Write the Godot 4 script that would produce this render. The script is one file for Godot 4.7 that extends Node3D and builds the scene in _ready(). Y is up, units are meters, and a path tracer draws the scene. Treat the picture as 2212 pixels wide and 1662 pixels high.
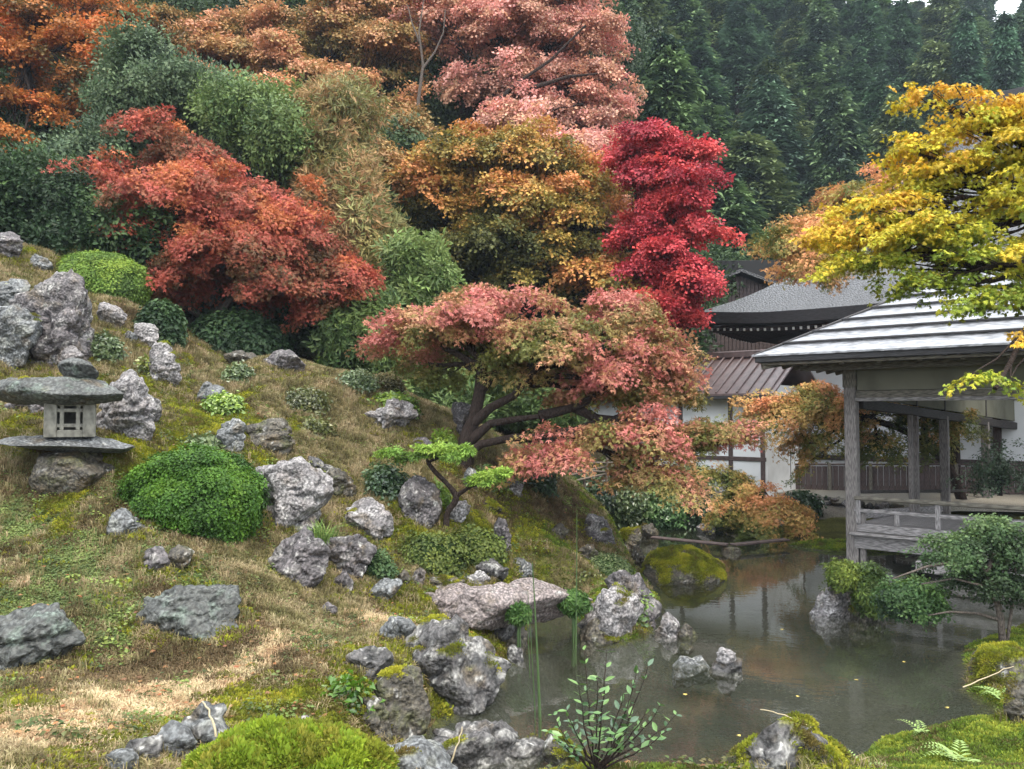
extends Node3D
# A Japanese pond garden in autumn: rocks, lantern, clipped shrubs, maples, pavilion over the water, temple roofs, wooded mountain.

const F := 1701.0
var eye := Vector3(0, 3.0, 0)
var cam_b := Basis(Vector3.RIGHT, deg_to_rad(2.155))
var rng := RandomNumberGenerator.new()
var used := {}
var M := {}
var LM := {}
var nz := FastNoiseLite.new()
var nf := FastNoiseLite.new()
var nr := FastNoiseLite.new()


func _ready() -> void:
	# ---- camera, sky, sun, exposure
	var cam := Camera3D.new()
	cam.name = "camera"
	cam.transform = Transform3D(cam_b, eye)
	cam.fov = 52.06
	cam.near = 0.1
	cam.far = 900.0
	add_child(cam)
	cam.current = true
	var sm := ProceduralSkyMaterial.new()
	sm.sky_top_color = Color(0.96, 0.98, 1.0)
	sm.sky_horizon_color = Color(0.76, 0.79, 0.82)
	sm.sky_curve = 0.35
	sm.sky_energy_multiplier = 1.25
	sm.ground_bottom_color = Color(0.16, 0.16, 0.13)
	sm.ground_horizon_color = Color(0.3, 0.3, 0.28)
	var sky := Sky.new()
	sky.sky_material = sm
	var env := Environment.new()
	env.background_mode = Environment.BG_SKY
	env.sky = sky
	env.tonemap_mode = Environment.TONE_MAPPER_LINEAR
	env.tonemap_exposure = 2.6
	env.sdfgi_enabled = true
	env.ssao_enabled = true
	env.ssil_enabled = true
	env.fog_enabled = true
	env.fog_density = 0.00042
	env.fog_light_color = Color(0.84, 0.90, 0.97)
	var we := WorldEnvironment.new()
	we.name = "world_environment"
	we.environment = env
	add_child(we)
	var sun := DirectionalLight3D.new()
	sun.name = "sun"
	sun.light_energy = 0.5
	sun.light_color = Color(1.0, 0.97, 0.92)
	sun.light_angular_distance = 25.0
	sun.shadow_enabled = true
	sun.rotation = Vector3(deg_to_rad(-62), deg_to_rad(28), 0)
	add_child(sun)
	nz.seed = 11; nz.noise_type = FastNoiseLite.TYPE_SIMPLEX_SMOOTH; nz.frequency = 1.0; nz.fractal_type = FastNoiseLite.FRACTAL_NONE
	nf.seed = 23; nf.noise_type = FastNoiseLite.TYPE_SIMPLEX_SMOOTH; nf.frequency = 1.0; nf.fractal_octaves = 4
	nr.seed = 37; nr.noise_type = FastNoiseLite.TYPE_SIMPLEX; nr.frequency = 1.0; nr.fractal_type = FastNoiseLite.FRACTAL_RIDGED; nr.fractal_octaves = 3
	make_materials()
	make_leaf_meshes()
	make_terrain()
	# ---- large structure first
	make_water()
	make_mountain_forest()
	make_pavilion()
	make_hall()
	make_far_buildings()
	make_fence()
	# ---- planting and stones
	make_rocks()
	make_lantern()
	make_maples()
	make_evergreens()
	make_shrubs()
	make_small_plants()
	make_ground_cover()
	make_details()


# ---------------------------------------------------------------- helpers
func rr(a: float, b: float) -> float:
	return rng.randf_range(a, b)


func P(u: float, v: float, d: float) -> Vector3:   # the point at that depth in front of the eye (u, v on a 2212 wide sheet)
	return eye + cam_b * Vector3((u - 1106.0) / F * d, (831.0 - v) / F * d, -d)


func hit(u: float, v: float, from := 3.0, floor_y := -9.0) -> Vector3:   # where that sight line meets the ground
	var d := from
	var p := P(u, v, d)
	while d < 130.0:
		p = P(u, v, d)
		if p.y <= maxf(H(p.x, p.z), floor_y):
			break
		d += 0.03 + d * 0.004
	return p


func depth_of(p: Vector3) -> float:
	return -(cam_b.transposed() * (p - eye)).z


func numbered(called: String) -> String:
	var n: int = used.get(called, 0)
	used[called] = n + 1
	return called if n == 0 else "%s_%03d" % [called, n]


func tag(o: Node, label: String, category: String, group := "", kind := "") -> Node:
	if label: o.set_meta("label", label)
	if category: o.set_meta("category", category)
	if group: o.set_meta("group", group)
	if kind: o.set_meta("kind", kind)
	return o


func thing(called: String, label: String, category: String, at := Vector3.ZERO, group := "") -> Node3D:
	var o := Node3D.new()
	o.name = numbered(called)
	o.position = at
	add_child(o)
	tag(o, label, category, group)
	return o


func put(called: String, mesh: Mesh, mat: Material, parent: Node = null, xf := Transform3D.IDENTITY) -> MeshInstance3D:
	var o := MeshInstance3D.new()
	o.mesh = mesh
	o.material_override = mat
	o.transform = xf
	if parent == null or parent == self:
		o.name = numbered(called)
		add_child(o)
	else:
		var key := str(parent.get_instance_id()) + called
		var n: int = used.get(key, 0)
		used[key] = n + 1
		o.name = called if n == 0 else "%s_%03d" % [called, n]
		parent.add_child(o, true)
	return o


func scatter(called: String, mesh: Mesh, mat: Material, xf: Array, co: Array, parent: Node = null) -> MultiMeshInstance3D:
	var mm := MultiMesh.new()
	mm.transform_format = MultiMesh.TRANSFORM_3D
	mm.use_colors = true
	mm.mesh = mesh
	mm.instance_count = xf.size()
	for i in xf.size():
		mm.set_instance_transform(i, xf[i])
		mm.set_instance_color(i, co[i])
	var o := MultiMeshInstance3D.new()
	o.multimesh = mm
	o.material_override = mat
	o.set_meta("kind", "stuff")
	o.name = numbered(called) if parent == null else called
	if parent == null: add_child(o)
	else: parent.add_child(o, true)
	return o


func mesh_from(v: PackedVector3Array, idx: PackedInt32Array, n := PackedVector3Array(), c := PackedColorArray(), uv := PackedVector2Array()) -> ArrayMesh:
	var a := []
	a.resize(Mesh.ARRAY_MAX)
	a[Mesh.ARRAY_VERTEX] = v
	if idx.size(): a[Mesh.ARRAY_INDEX] = idx
	if n.size(): a[Mesh.ARRAY_NORMAL] = n
	if c.size(): a[Mesh.ARRAY_COLOR] = c
	if uv.size(): a[Mesh.ARRAY_TEX_UV] = uv
	var m := ArrayMesh.new()
	m.add_surface_from_arrays(Mesh.PRIMITIVE_TRIANGLES, a)
	return m


func grid_normals(v: PackedVector3Array, idx: PackedInt32Array) -> PackedVector3Array:
	var n := PackedVector3Array()
	n.resize(v.size())
	for k in range(0, idx.size(), 3):
		var c := (v[idx[k + 2]] - v[idx[k]]).cross(v[idx[k + 1]] - v[idx[k]])
		n[idx[k]] += c; n[idx[k + 1]] += c; n[idx[k + 2]] += c
	for k in n.size():
		n[k] = n[k].normalized()
	return n


func bevel_box(s: Vector3, b := 0.012) -> ArrayMesh:   # a box with chamfered edges, centred
	var key := "bb%.3f,%.3f,%.3f,%.3f" % [s.x, s.y, s.z, b]
	if LM.has(key): return LM[key]
	var h := s / 2.0
	b = minf(b, minf(h.x, minf(h.y, h.z)) * 0.6)
	var st := SurfaceTool.new()
	st.begin(Mesh.PRIMITIVE_TRIANGLES)
	st.set_smooth_group(-1)
	var faces := [[0, 1, 2], [1, 2, 0], [2, 0, 1]]
	for f in faces:
		for sg in [1.0, -1.0]:
			var q := []
			for k in [[-1, -1], [1, -1], [1, 1], [-1, 1]]:
				var p := Vector3.ZERO
				p[f[0]] = h[f[0]] * sg
				p[f[1]] = (h[f[1]] - b) * k[0]
				p[f[2]] = (h[f[2]] - b) * k[1]
				q.append(p)
			quad(st, q[0], q[1], q[2], q[3], sg < 0)
	for f in faces:
		for s1 in [1.0, -1.0]:
			for s2 in [1.0, -1.0]:
				var q := []
				for k in [[0, -1], [0, 1], [1, 1], [1, -1]]:
					var p := Vector3.ZERO
					p[f[0]] = (h[f[0]] - (b if k[0] == 1 else 0.0)) * s1
					p[f[1]] = (h[f[1]] - (0.0 if k[0] == 1 else b)) * s2
					p[f[2]] = (h[f[2]] - b) * k[1]
					q.append(p)
				quad(st, q[0], q[1], q[2], q[3], s1 * s2 < 0)
	for x in [1.0, -1.0]:
		for y in [1.0, -1.0]:
			for z in [1.0, -1.0]:
				var p1 := Vector3(h.x * x, (h.y - b) * y, (h.z - b) * z)
				var p2 := Vector3((h.x - b) * x, h.y * y, (h.z - b) * z)
				var p3 := Vector3((h.x - b) * x, (h.y - b) * y, h.z * z)
				if x * y * z > 0: tri(st, p1, p3, p2)
				else: tri(st, p1, p2, p3)
	st.generate_normals()
	LM[key] = st.commit()
	return LM[key]


func tri(st: SurfaceTool, a: Vector3, b: Vector3, c: Vector3) -> void:
	st.add_vertex(a); st.add_vertex(b); st.add_vertex(c)


func quad(st: SurfaceTool, a: Vector3, b: Vector3, c: Vector3, d: Vector3, flip := false) -> void:
	if flip:
		tri(st, a, b, c); tri(st, a, c, d)
	else:
		tri(st, a, c, b); tri(st, a, d, c)


func prism(corners: Array, down: Vector3) -> ArrayMesh:   # a slab: a polygon (top face) and the same moved by down
	var st := SurfaceTool.new()
	st.begin(Mesh.PRIMITIVE_TRIANGLES)
	st.set_smooth_group(-1)
	var n := corners.size()
	for k in range(1, n - 1):
		tri(st, corners[0], corners[k], corners[k + 1])
		tri(st, corners[0] + down, corners[k + 1] + down, corners[k] + down)
	for k in n:
		var a: Vector3 = corners[k]
		var b: Vector3 = corners[(k + 1) % n]
		tri(st, a, a + down, b); tri(st, b, a + down, b + down)
	st.generate_normals()
	return st.commit()


func tube(points: Array, radii: Array, sides := 8, rough := 0.0) -> ArrayMesh:
	var v := PackedVector3Array()
	var idx := PackedInt32Array()
	var side := Vector3.RIGHT
	for k in points.size():
		var t: Vector3 = (points[mini(k + 1, points.size() - 1)] - points[maxi(k - 1, 0)]).normalized()
		side = side - t * side.dot(t)
		if side.length() < 0.05: side = t.cross(Vector3(0.3, 0.2, 0.9))
		side = side.normalized()
		var o := t.cross(side)
		for s in sides:
			var a := TAU * s / sides
			var r: float = radii[k]
			var p: Vector3 = points[k]
			if rough > 0: r *= 1.0 + rough * nz.get_noise_3d(p.x * 5.0 + cos(a) * 2.0, p.y * 3.0, p.z * 5.0 + sin(a) * 2.0)
			v.append(p + (side * cos(a) + o * sin(a)) * r)
	for k in points.size() - 1:
		for s in sides:
			var a := k * sides + s
			var b := k * sides + (s + 1) % sides
			idx.append_array(PackedInt32Array([a, b, a + sides, b, b + sides, a + sides]))
	var c0 := v.size()
	v.append(points[0]); v.append(points[-1])
	var last := (points.size() - 1) * sides
	for s in sides:
		idx.append_array(PackedInt32Array([c0, (s + 1) % sides, s, c0 + 1, last + s, last + (s + 1) % sides]))
	return mesh_from(v, idx, grid_normals(v, idx))


func bezier(a: Vector3, b: Vector3, c: Vector3, n: int, wob := 0.0) -> Array:
	var out := []
	for k in n + 1:
		var t := float(k) / n
		var p := a.lerp(b, t).lerp(b.lerp(c, t), t)
		if wob > 0 and k > 0 and k < n:
			p += Vector3(rr(-1, 1), rr(-1, 1), rr(-1, 1)) * wob
		out.append(p)
	return out


func taper(n: int, r0: float, r1: float) -> Array:
	var out := []
	for k in n: out.append(lerpf(r0, r1, pow(float(k) / maxi(n - 1, 1), 0.8)))
	return out


func mixpal(pal: Array, t: float) -> Color:
	t = clampf(t, 0.0, 0.9999) * (pal.size() - 1)
	var k := int(t)
	return pal[k].lerp(pal[k + 1], t - k)


func tint(c: Color, j: float) -> Color:
	var k := rr(1.0 - j, 1.0 + j)
	return Color(c.r * k * rr(0.94, 1.06), c.g * k * rr(0.94, 1.06), c.b * k, 1.0)


# ---------------------------------------------------------------- materials
func ramp(stops: Array, cols: Array) -> Gradient:
	var g := Gradient.new()
	g.offsets = PackedFloat32Array(stops)
	g.colors = PackedColorArray(cols)
	return g


func noise_tex(kind: int, fr: float, oct: int, sd: int, g: Gradient = null, size := 512, fractal := FastNoiseLite.FRACTAL_FBM) -> NoiseTexture2D:
	var n := FastNoiseLite.new()
	n.noise_type = kind
	n.frequency = fr
	n.fractal_type = fractal
	n.fractal_octaves = oct
	n.seed = sd
	var t := NoiseTexture2D.new()
	t.width = size; t.height = size
	t.seamless = true
	t.noise = n
	if g: t.color_ramp = g
	return t


func std(col: Color, rough: float, spec := 0.5) -> StandardMaterial3D:
	var m := StandardMaterial3D.new()
	m.albedo_color = col.linear_to_srgb()
	m.roughness = rough
	m.metallic_specular = spec
	return m


func tri_map(m: StandardMaterial3D, albedo: Texture2D, sc: Vector3, height: Texture2D = null, cm := 2.0) -> StandardMaterial3D:
	m.uv1_triplanar = true
	m.uv1_scale = sc
	m.uv1_triplanar_sharpness = 4.0
	if albedo: m.albedo_texture = albedo
	if height:
		m.heightmap_enabled = true
		m.heightmap_texture = height
		m.heightmap_scale = cm
	return m


func leaf_mat(rough := 0.5, back := 0.45, spec := 0.35) -> StandardMaterial3D:
	var m := std(Color.WHITE, rough, spec)
	m.vertex_color_use_as_albedo = true
	m.cull_mode = BaseMaterial3D.CULL_DISABLED
	if back > 0:
		m.backlight_enabled = true
		m.backlight = Color(back, back, back).linear_to_srgb()
	return m


func g1(x: float) -> Color:
	return Color(x, x, x)


func make_materials() -> void:
	var S := FastNoiseLite.TYPE_SIMPLEX_SMOOTH
	var mottle := noise_tex(S, 0.05, 6, 5, ramp([0.0, 0.30, 0.45, 0.58, 0.70, 1.0], [g1(0.42), g1(0.55), g1(0.70), g1(0.82), g1(1.0), g1(1.0)]))
	var crack := noise_tex(S, 0.014, 5, 8, null, 512, FastNoiseLite.FRACTAL_RIDGED)
	var fine := noise_tex(S, 0.05, 5, 9)
	var m := tri_map(std(Color.WHITE, 0.62, 0.5), mottle, Vector3.ONE * 0.8, noise_tex(S, 0.02, 6, 18), 3.5)
	m.vertex_color_use_as_albedo = true
	M.rock = m
	m = tri_map(std(Color.WHITE, 0.9, 0.3), noise_tex(S, 0.04, 4, 15, ramp([0.0, 0.5, 1.0], [g1(0.62), g1(0.85), g1(1.0)])), Vector3.ONE * 0.8, fine, 4.0)
	m.vertex_color_use_as_albedo = true
	M.ground = m
	m = tri_map(std(Color.WHITE, 0.85, 0.3), noise_tex(S, 0.04, 4, 16, ramp([0.0, 0.5, 1.0], [g1(0.45), g1(0.8), g1(1.0)])), Vector3(2.5, 0.7, 2.5), crack, 2.5)
	m.vertex_color_use_as_albedo = true
	m.albedo_color = Color(0.060, 0.042, 0.035).linear_to_srgb()
	m.vertex_color_use_as_albedo = false
	M.bark = m
	m = m.duplicate()
	m.albedo_color = Color(0.20, 0.165, 0.14).linear_to_srgb()
	M.bark_pale = m
	# weathered wood: grain runs along y (posts, planks), x (rails, beams)
	var grain := noise_tex(S, 0.02, 5, 31, ramp([0.0, 0.38, 0.5, 0.62, 1.0], [g1(0.5), g1(0.7), g1(0.82), g1(0.93), g1(1.0)]))
	for w in [["wood_grey", Color(0.34, 0.32, 0.32), 0.7], ["wood_brown", Color(0.125, 0.09, 0.085), 0.65], ["wood_dark", Color(0.05, 0.042, 0.04), 0.6], ["wood_tan", Color(0.21, 0.19, 0.155), 0.7], ["wood_post", Color(0.27, 0.245, 0.235), 0.7]]:
		for ax in [["_y", Vector3(5, 0.5, 5)], ["_x", Vector3(0.5, 5, 5)], ["_z", Vector3(5, 5, 0.5)]]:
			m = tri_map(std(w[1], w[2], 0.4), grain, ax[1], grain, 0.3)
			m.uv1_offset = Vector3(0.37, 0.11, 0.63)
			M[w[0] + ax[0]] = m
	M.roof_board = tri_map(std(Color(0.31, 0.32, 0.35), 0.30, 0.8), grain, Vector3(0.35, 1.0, 1.2), fine, 0.5)
	M.bark_roof = tri_map(std(Color(0.075, 0.08, 0.093), 0.40, 0.7), noise_tex(S, 0.03, 4, 41, ramp([0.0, 0.45, 0.6, 1.0], [g1(0.5), g1(0.75), g1(1.0), g1(1.0)])), Vector3(0.7, 0.7, 0.7), noise_tex(S, 0.035, 4, 42), 7.0)
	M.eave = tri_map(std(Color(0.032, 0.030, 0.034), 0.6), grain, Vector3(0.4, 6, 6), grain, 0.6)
	M.plaster = tri_map(std(Color(0.78, 0.79, 0.80), 0.85, 0.2), noise_tex(S, 0.006, 4, 51, ramp([0.0, 0.4, 1.0], [g1(0.88), g1(0.96), g1(1.0)])), Vector3.ONE * 0.25)
	M.plaster_grey = tri_map(std(Color(0.20, 0.195, 0.15), 0.85, 0.2), noise_tex(S, 0.006, 4, 52, ramp([0.0, 0.4, 1.0], [g1(0.84), g1(0.95), g1(1.0)])), Vector3.ONE * 0.3)
	M.copper = tri_map(std(Color(0.12, 0.078, 0.075), 0.45, 0.6), noise_tex(S, 0.02, 4, 53, ramp([0.0, 0.5, 1.0], [g1(0.7), g1(0.9), g1(1.0)])), Vector3.ONE * 0.4)
	M.white_paint = std(Color(0.75, 0.73, 0.68), 0.7)
	M.black = std(Color(0.012, 0.012, 0.013), 0.8)
	M.leaf = leaf_mat()
	M.leaf_gloss = leaf_mat(0.28, 0.4, 0.55)
	M.needle = leaf_mat(0.6, 0.25, 0.25)
	M.grass = leaf_mat(0.65, 0.5, 0.25)
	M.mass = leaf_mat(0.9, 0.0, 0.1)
	M.reed = std(Color(0.055, 0.10, 0.03), 0.5)
	M.stick = std(Color(0.40, 0.33, 0.21), 0.8)
	M.stick_dark = std(Color(0.13, 0.105, 0.085), 0.8)
	M.sap_a = std(Color(0.07, 0.15, 0.04), 0.42, 0.5)
	M.sap_b = std(Color(0.10, 0.19, 0.045), 0.4, 0.5)
	M.sap_c = std(Color(0.032, 0.08, 0.028), 0.3, 0.6)
	M.fern = std(Color(0.20, 0.29, 0.08), 0.5)
	M.float_leaf = std(Color(0.55, 0.42, 0.10), 0.5)
	for k in ["sap_a", "sap_b", "sap_c", "fern", "float_leaf"]: M[k].cull_mode = BaseMaterial3D.CULL_DISABLED
	# water: a clear sheet with ripples
	m = StandardMaterial3D.new()
	m.transparency = BaseMaterial3D.TRANSPARENCY_ALPHA
	m.albedo_color = Color(0.35, 0.36, 0.28, 0.12)
	m.roughness = 0.03
	m.metallic_specular = 0.5
	m.uv1_triplanar = true
	m.uv1_world_triplanar = true
	m.uv1_scale = Vector3(0.55, 0.55, 0.8)
	m.normal_enabled = true
	var wn := noise_tex(S, 0.012, 4, 61)
	wn.as_normal_map = true
	wn.bump_strength = 2.2
	m.normal_texture = wn
	m.normal_scale = 0.13
	M.water = m


# ---------------------------------------------------------------- leaves and sprays
func leaf_tris(v: PackedVector3Array, at: Vector3, fwd: Vector3, up: Vector3, size: float, lobes: int, width := 0.3) -> void:
	var r := fwd.cross(up).normalized()
	if lobes == 1:   # a pointed leaf, folded along its rib
		var tip := at + fwd * size
		var mid := at + fwd * size * 0.45
		var w := size * width
		v.append_array(PackedVector3Array([at, mid + r * w + up * w * 0.35, tip, at, tip, mid - r * w + up * w * 0.35]))
		return
	for k in lobes:
		var a := (k - (lobes - 1) * 0.5) * (0.85 if lobes <= 3 else 0.62)
		var l := size * (1.0 - 0.16 * absf(k - (lobes - 1) * 0.5))
		var f := fwd * cos(a) + r * sin(a)
		var s := r * cos(a) - fwd * sin(a)
		var tip := at + f * l - up * l * 0.14
		var mid := at + f * l * 0.5
		v.append_array(PackedVector3Array([at, mid + s * l * 0.17, tip, at, tip, mid - s * l * 0.17]))


func spray_mesh(key: String, n: int, rad: float, leaf: float, lobes: int, thick: float, sd: int, width := 0.3, tilt := 0.7) -> ArrayMesh:
	if LM.has(key): return LM[key]
	rng.seed = sd
	var v := PackedVector3Array()
	for k in n:
		var a := rr(0, TAU)
		var d := rad * sqrt(rng.randf())
		var at := Vector3(cos(a) * d, rr(-thick, thick) - d * d / rad * 0.25, sin(a) * d)
		var fa := a + rr(-1.0, 1.0)
		var fwd := Vector3(cos(fa), rr(-0.55, 0.15), sin(fa)).normalized()
		var up := (Vector3.UP + Vector3(rr(-tilt, tilt), 0, rr(-tilt, tilt))).normalized()
		up = (up - fwd * up.dot(fwd)).normalized()
		leaf_tris(v, at, fwd, up, leaf * rr(0.75, 1.15), lobes, width)
	LM[key] = mesh_from(v, PackedInt32Array())
	return LM[key]


func blades(v: PackedVector3Array, n: int, rad: float, h0: float, h1: float, lean: float, w: float) -> void:
	for k in n:
		var a := rr(0, TAU)
		var o := Vector3(rr(-rad, rad), 0, rr(-rad, rad))
		var h := rr(h0, h1)
		var out := Vector3(cos(a), 0, sin(a))
		var s := Vector3(-out.z, 0, out.x) * w
		var l := rr(0.2, 1.0) * lean
		var mid := o + Vector3.UP * h * 0.65 + out * h * l * 0.35
		var tip := o + Vector3.UP * h * (1.0 - l * 0.35) + out * h * l
		v.append_array(PackedVector3Array([o - s, o + s, mid + s * 0.8, o - s, mid + s * 0.8, mid - s * 0.8, mid - s * 0.8, mid + s * 0.8, tip]))


func make_leaf_meshes() -> void:
	spray_mesh("maple_near", 12, 0.17, 0.085, 5, 0.03, 101, 0.3, 0.8)
	spray_mesh("maple", 16, 0.21, 0.078, 3, 0.035, 102, 0.3, 0.8)
	spray_mesh("maple_far", 20, 0.34, 0.115, 1, 0.06, 103, 0.42, 0.9)
	spray_mesh("broad", 16, 0.2, 0.11, 1, 0.08, 104, 0.3, 0.8)
	spray_mesh("broad_far", 30, 0.40, 0.12, 1, 0.18, 105, 0.3, 0.9)
	spray_mesh("tiny", 18, 0.075, 0.032, 1, 0.02, 106, 0.36, 0.9)
	spray_mesh("small", 14, 0.11, 0.055, 1, 0.035, 107, 0.33, 0.9)
	spray_mesh("narrow", 22, 0.2, 0.13, 1, 0.05, 108, 0.1, 0.9)
	spray_mesh("frond", 16, 0.11, 0.10, 1, 0.03, 109, 0.16, 0.9)
	for t in [["grass_tuft", 12, 0.035, 0.05, 0.10, 1.1, 0.0028], ["long_grass", 46, 0.05, 0.35, 0.62, 1.1, 0.006], ["short_grass", 12, 0.04, 0.02, 0.05, 1.3, 0.0032]]:
		rng.seed = 200 + t[1]
		var v := PackedVector3Array()
		blades(v, t[1], t[2], t[3], t[4], t[5], t[6])
		LM[t[0]] = mesh_from(v, PackedInt32Array())
	spray_mesh("tiny2", 9, 0.10, 0.05, 1, 0.03, 110, 0.4, 1.0)
	rng.seed = 300
	var one := PackedVector3Array()
	leaf_tris(one, Vector3.ZERO, Vector3(1, 0, 0), Vector3.UP, 0.07, 5)
	LM.one_leaf = mesh_from(one, PackedInt32Array())
	# a cushion of moss: a low dome of short pointed shoots
	rng.seed = 301
	var v := PackedVector3Array()
	for k in 26:
		var a := rr(0, TAU)
		var d := 0.05 * sqrt(rng.randf())
		var at := Vector3(cos(a) * d, 0.016 * (1.0 - d * d / 0.0025), sin(a) * d)
		var f := (Vector3(cos(a), 0, sin(a)) * d * 16.0 + Vector3(rr(-0.5, 0.5), 0.8, rr(-0.5, 0.5))).normalized()
		var up := f.cross(Vector3(rr(-1, 1), rr(-1, 1), rr(-1, 1))).normalized()
		leaf_tris(v, at, f, up, rr(0.012, 0.024), 1, 0.3)
	LM.moss = mesh_from(v, PackedInt32Array())


# ---------------------------------------------------------------- ground: heights through surveyed points, a pond dug into them
const CELL := 0.12
const X0 := -13.0
const D0 := 2.0
const NX := 251
const ND := 226
const CX0 := -94.0
const CNX := 75
const CND := 50
var hg := PackedFloat32Array()
var sg := PackedFloat32Array()
var hc := PackedFloat32Array()
var tps_x := PackedFloat64Array()
var tps_z := PackedFloat64Array()
var tps_w := PackedFloat64Array()
var pond := PackedVector2Array()
var zones := []


func survey() -> Array:   # [u, v, depth] sightings, then [x, depth, height]
	return [
		[-150, 1640, 4.5], [300, 1640, 4.9], [600, 1640, 5.4], [850, 1610, 6.3], [0, 1590, 5.2], [400, 1490, 6.4], [640, 1500, 6.6], [700, 1400, 7.9], [830, 1345, 9.2],
		[0, 1450, 6.8], [400, 1365, 7.9], [620, 1330, 8.6], [0, 1250, 8.0], [250, 1250, 8.3], [500, 1220, 9.0], [0, 1120, 9.1], [150, 1075, 9.6], [420, 1175, 9.5], [560, 1150, 10.4],
		[280, 960, 10.6], [0, 920, 10.6], [-200, 900, 10.6], [640, 1160, 10.7], [700, 1270, 9.8], [900, 1262, 10.8], [800, 1160, 11.3], [960, 1145, 12.1], [1100, 1150, 13.0], [1100, 1262, 11.5],
		[1210, 1232, 12.5], [1240, 1165, 14.2], [1150, 1060, 14.5], [1000, 1005, 14.3], [1200, 1010, 17.5], [600, 985, 12.2], [760, 965, 13.2], [700, 850, 14.4], [600, 782, 15.3],
		[480, 800, 15.3], [890, 905, 15.0], [830, 835, 16.0], [400, 860, 13.2], [330, 800, 13.7], [60, 800, 12.7], [150, 640, 15.2], [0, 650, 13.7], [0, 525, 15.8], [250, 662, 15.4],
		[380, 725, 16.4], [-250, 560, 15.0], [600, 800, 18.5], [850, 810, 19.5], [450, 690, 19.3], [250, 605, 19.5], [0, 505, 20.5], [700, 745, 20.5], [960, 900, 19.5], [1150, 955, 20.5],
		[1300, 1000, 22.5], [1310, 1105, 21.8], [1420, 1065, 23.0], [1600, 1055, 23.0], [1760, 1150, 19.6],
	]


func survey_far() -> Array:
	return [
		[7.5, 24.0, 0.75], [12.0, 24.0, 0.75], [16.0, 22.0, 0.8], [16.0, 14.0, 0.35], [9.5, 8.5, 0.3], [7.0, 4.5, 0.5], [12.0, 5.0, 0.5], [-1.0, 4.2, 0.8], [2.5, 4.6, 0.72], [9.0, 33.0, 1.3], [20.0, 30.0, 1.5], [6.5, 30.0, 1.6],
		[-12.5, 26.0, 10.0], [-17.0, 28.0, 12.5], [-8.0, 27.0, 8.6], [-3.5, 27.0, 6.2], [1.0, 27.0, 4.2], [4.5, 26.5, 2.2], [-11.0, 38.0, 15.8], [-24.0, 38.0, 20.0], [0.0, 38.0, 10.5], [6.0, 40.0, 7.5], [14.0, 44.0, 3.0],
		[30.0, 44.0, 2.5], [-15.0, 52.0, 25.0], [3.0, 52.0, 19.0], [20.0, 58.0, 14.0], [40.0, 60.0, 13.0], [0.0, 72.0, 36.0], [22.0, 72.0, 27.0], [44.0, 72.0, 24.0], [0.0, 100.0, 58.0], [30.0, 100.0, 51.0],
		[62.0, 100.0, 41.0], [95.0, 100.0, 40.0], [42.0, 132.0, 72.0], [84.0, 132.0, 66.0], [-40.0, 60.0, 42.0], [-60.0, 100.0, 70.0], [-70.0, 40.0, 45.0], [-35.0, 20.0, 20.0], [-22.0, 8.0, 8.0], [-14.0, 4.0, 3.2], [-20.0, -6.0, 5.0], [20.0, -6.0, 1.0], [110.0, 60.0, 12.0], [70.0, 30.0, 3.0],
	]


func shoreline() -> Array:   # the water's edge, sighted at the level of the water
	return [
		[840, 1720], [868, 1650], [930, 1570], [1000, 1530], [1080, 1470], [1110, 1415], [1140, 1345], [1150, 1305], [1240, 1300], [1256, 1350], [1330, 1392], [1400, 1370], [1425, 1300], [1395, 1255], [1372, 1215], [1330, 1185], [1290, 1160],
		[1318, 1134], [1420, 1130], [1540, 1143], [1640, 1168], [1700, 1178], [1770, 1190], [1850, 1196], [2000, 1190], [2600, 1200], [2640, 1330], [2220, 1350], [2085, 1400], [2090, 1490], [2165, 1540], [2150, 1565], [2040, 1572], [1910, 1600],
		[1850, 1650], [1640, 1720], [1250, 1730], [1000, 1745],
	]


func at_water(u: float, v: float) -> Vector2:
	var dir := cam_b * Vector3((u - 1106.0) / F, (831.0 - v) / F, -1.0)
	var p := eye + dir * (-eye.y / dir.y)
	return Vector2(p.x, -p.z)


func kern(r2: float) -> float:
	return 0.0 if r2 < 1e-9 else 0.5 * r2 * log(r2)


func solve_survey() -> void:
	var pts := []
	for s in survey():
		var p := P(s[0], s[1], s[2])
		pts.append([p.x / 10.0, -p.z / 10.0, p.y])
	for s in survey_far():
		pts.append([s[0] / 10.0, s[1] / 10.0, s[2]])
	var n := pts.size()
	var a := []
	for i in n + 3:
		var row := PackedFloat64Array()
		row.resize(n + 4)
		a.append(row)
	for i in n:
		for j in n:
			a[i][j] = kern(pow(pts[i][0] - pts[j][0], 2) + pow(pts[i][1] - pts[j][1], 2)) + (0.0004 if i == j else 0.0)
		a[i][n] = 1.0; a[i][n + 1] = pts[i][0]; a[i][n + 2] = pts[i][1]; a[i][n + 3] = pts[i][2]
		a[n][i] = 1.0; a[n + 1][i] = pts[i][0]; a[n + 2][i] = pts[i][1]
	var N := n + 3
	for c in N:
		var best := c
		for r in range(c + 1, N):
			if absf(a[r][c]) > absf(a[best][c]): best = r
		var swap: PackedFloat64Array = a[c]
		a[c] = a[best]
		a[best] = swap
		var pc: PackedFloat64Array = a[c]
		for r in range(c + 1, N):
			var row: PackedFloat64Array = a[r]
			var f := row[c] / pc[c]
			if f != 0.0:
				for k in range(c, N + 1):
					row[k] -= f * pc[k]
				a[r] = row
	tps_w.resize(N)
	for c in range(N - 1, -1, -1):
		var s: float = a[c][N]
		for k in range(c + 1, N):
			s -= a[c][k] * tps_w[k]
		tps_w[c] = s / a[c][c]
	for p in pts:
		tps_x.append(p[0]); tps_z.append(p[1])


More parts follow.
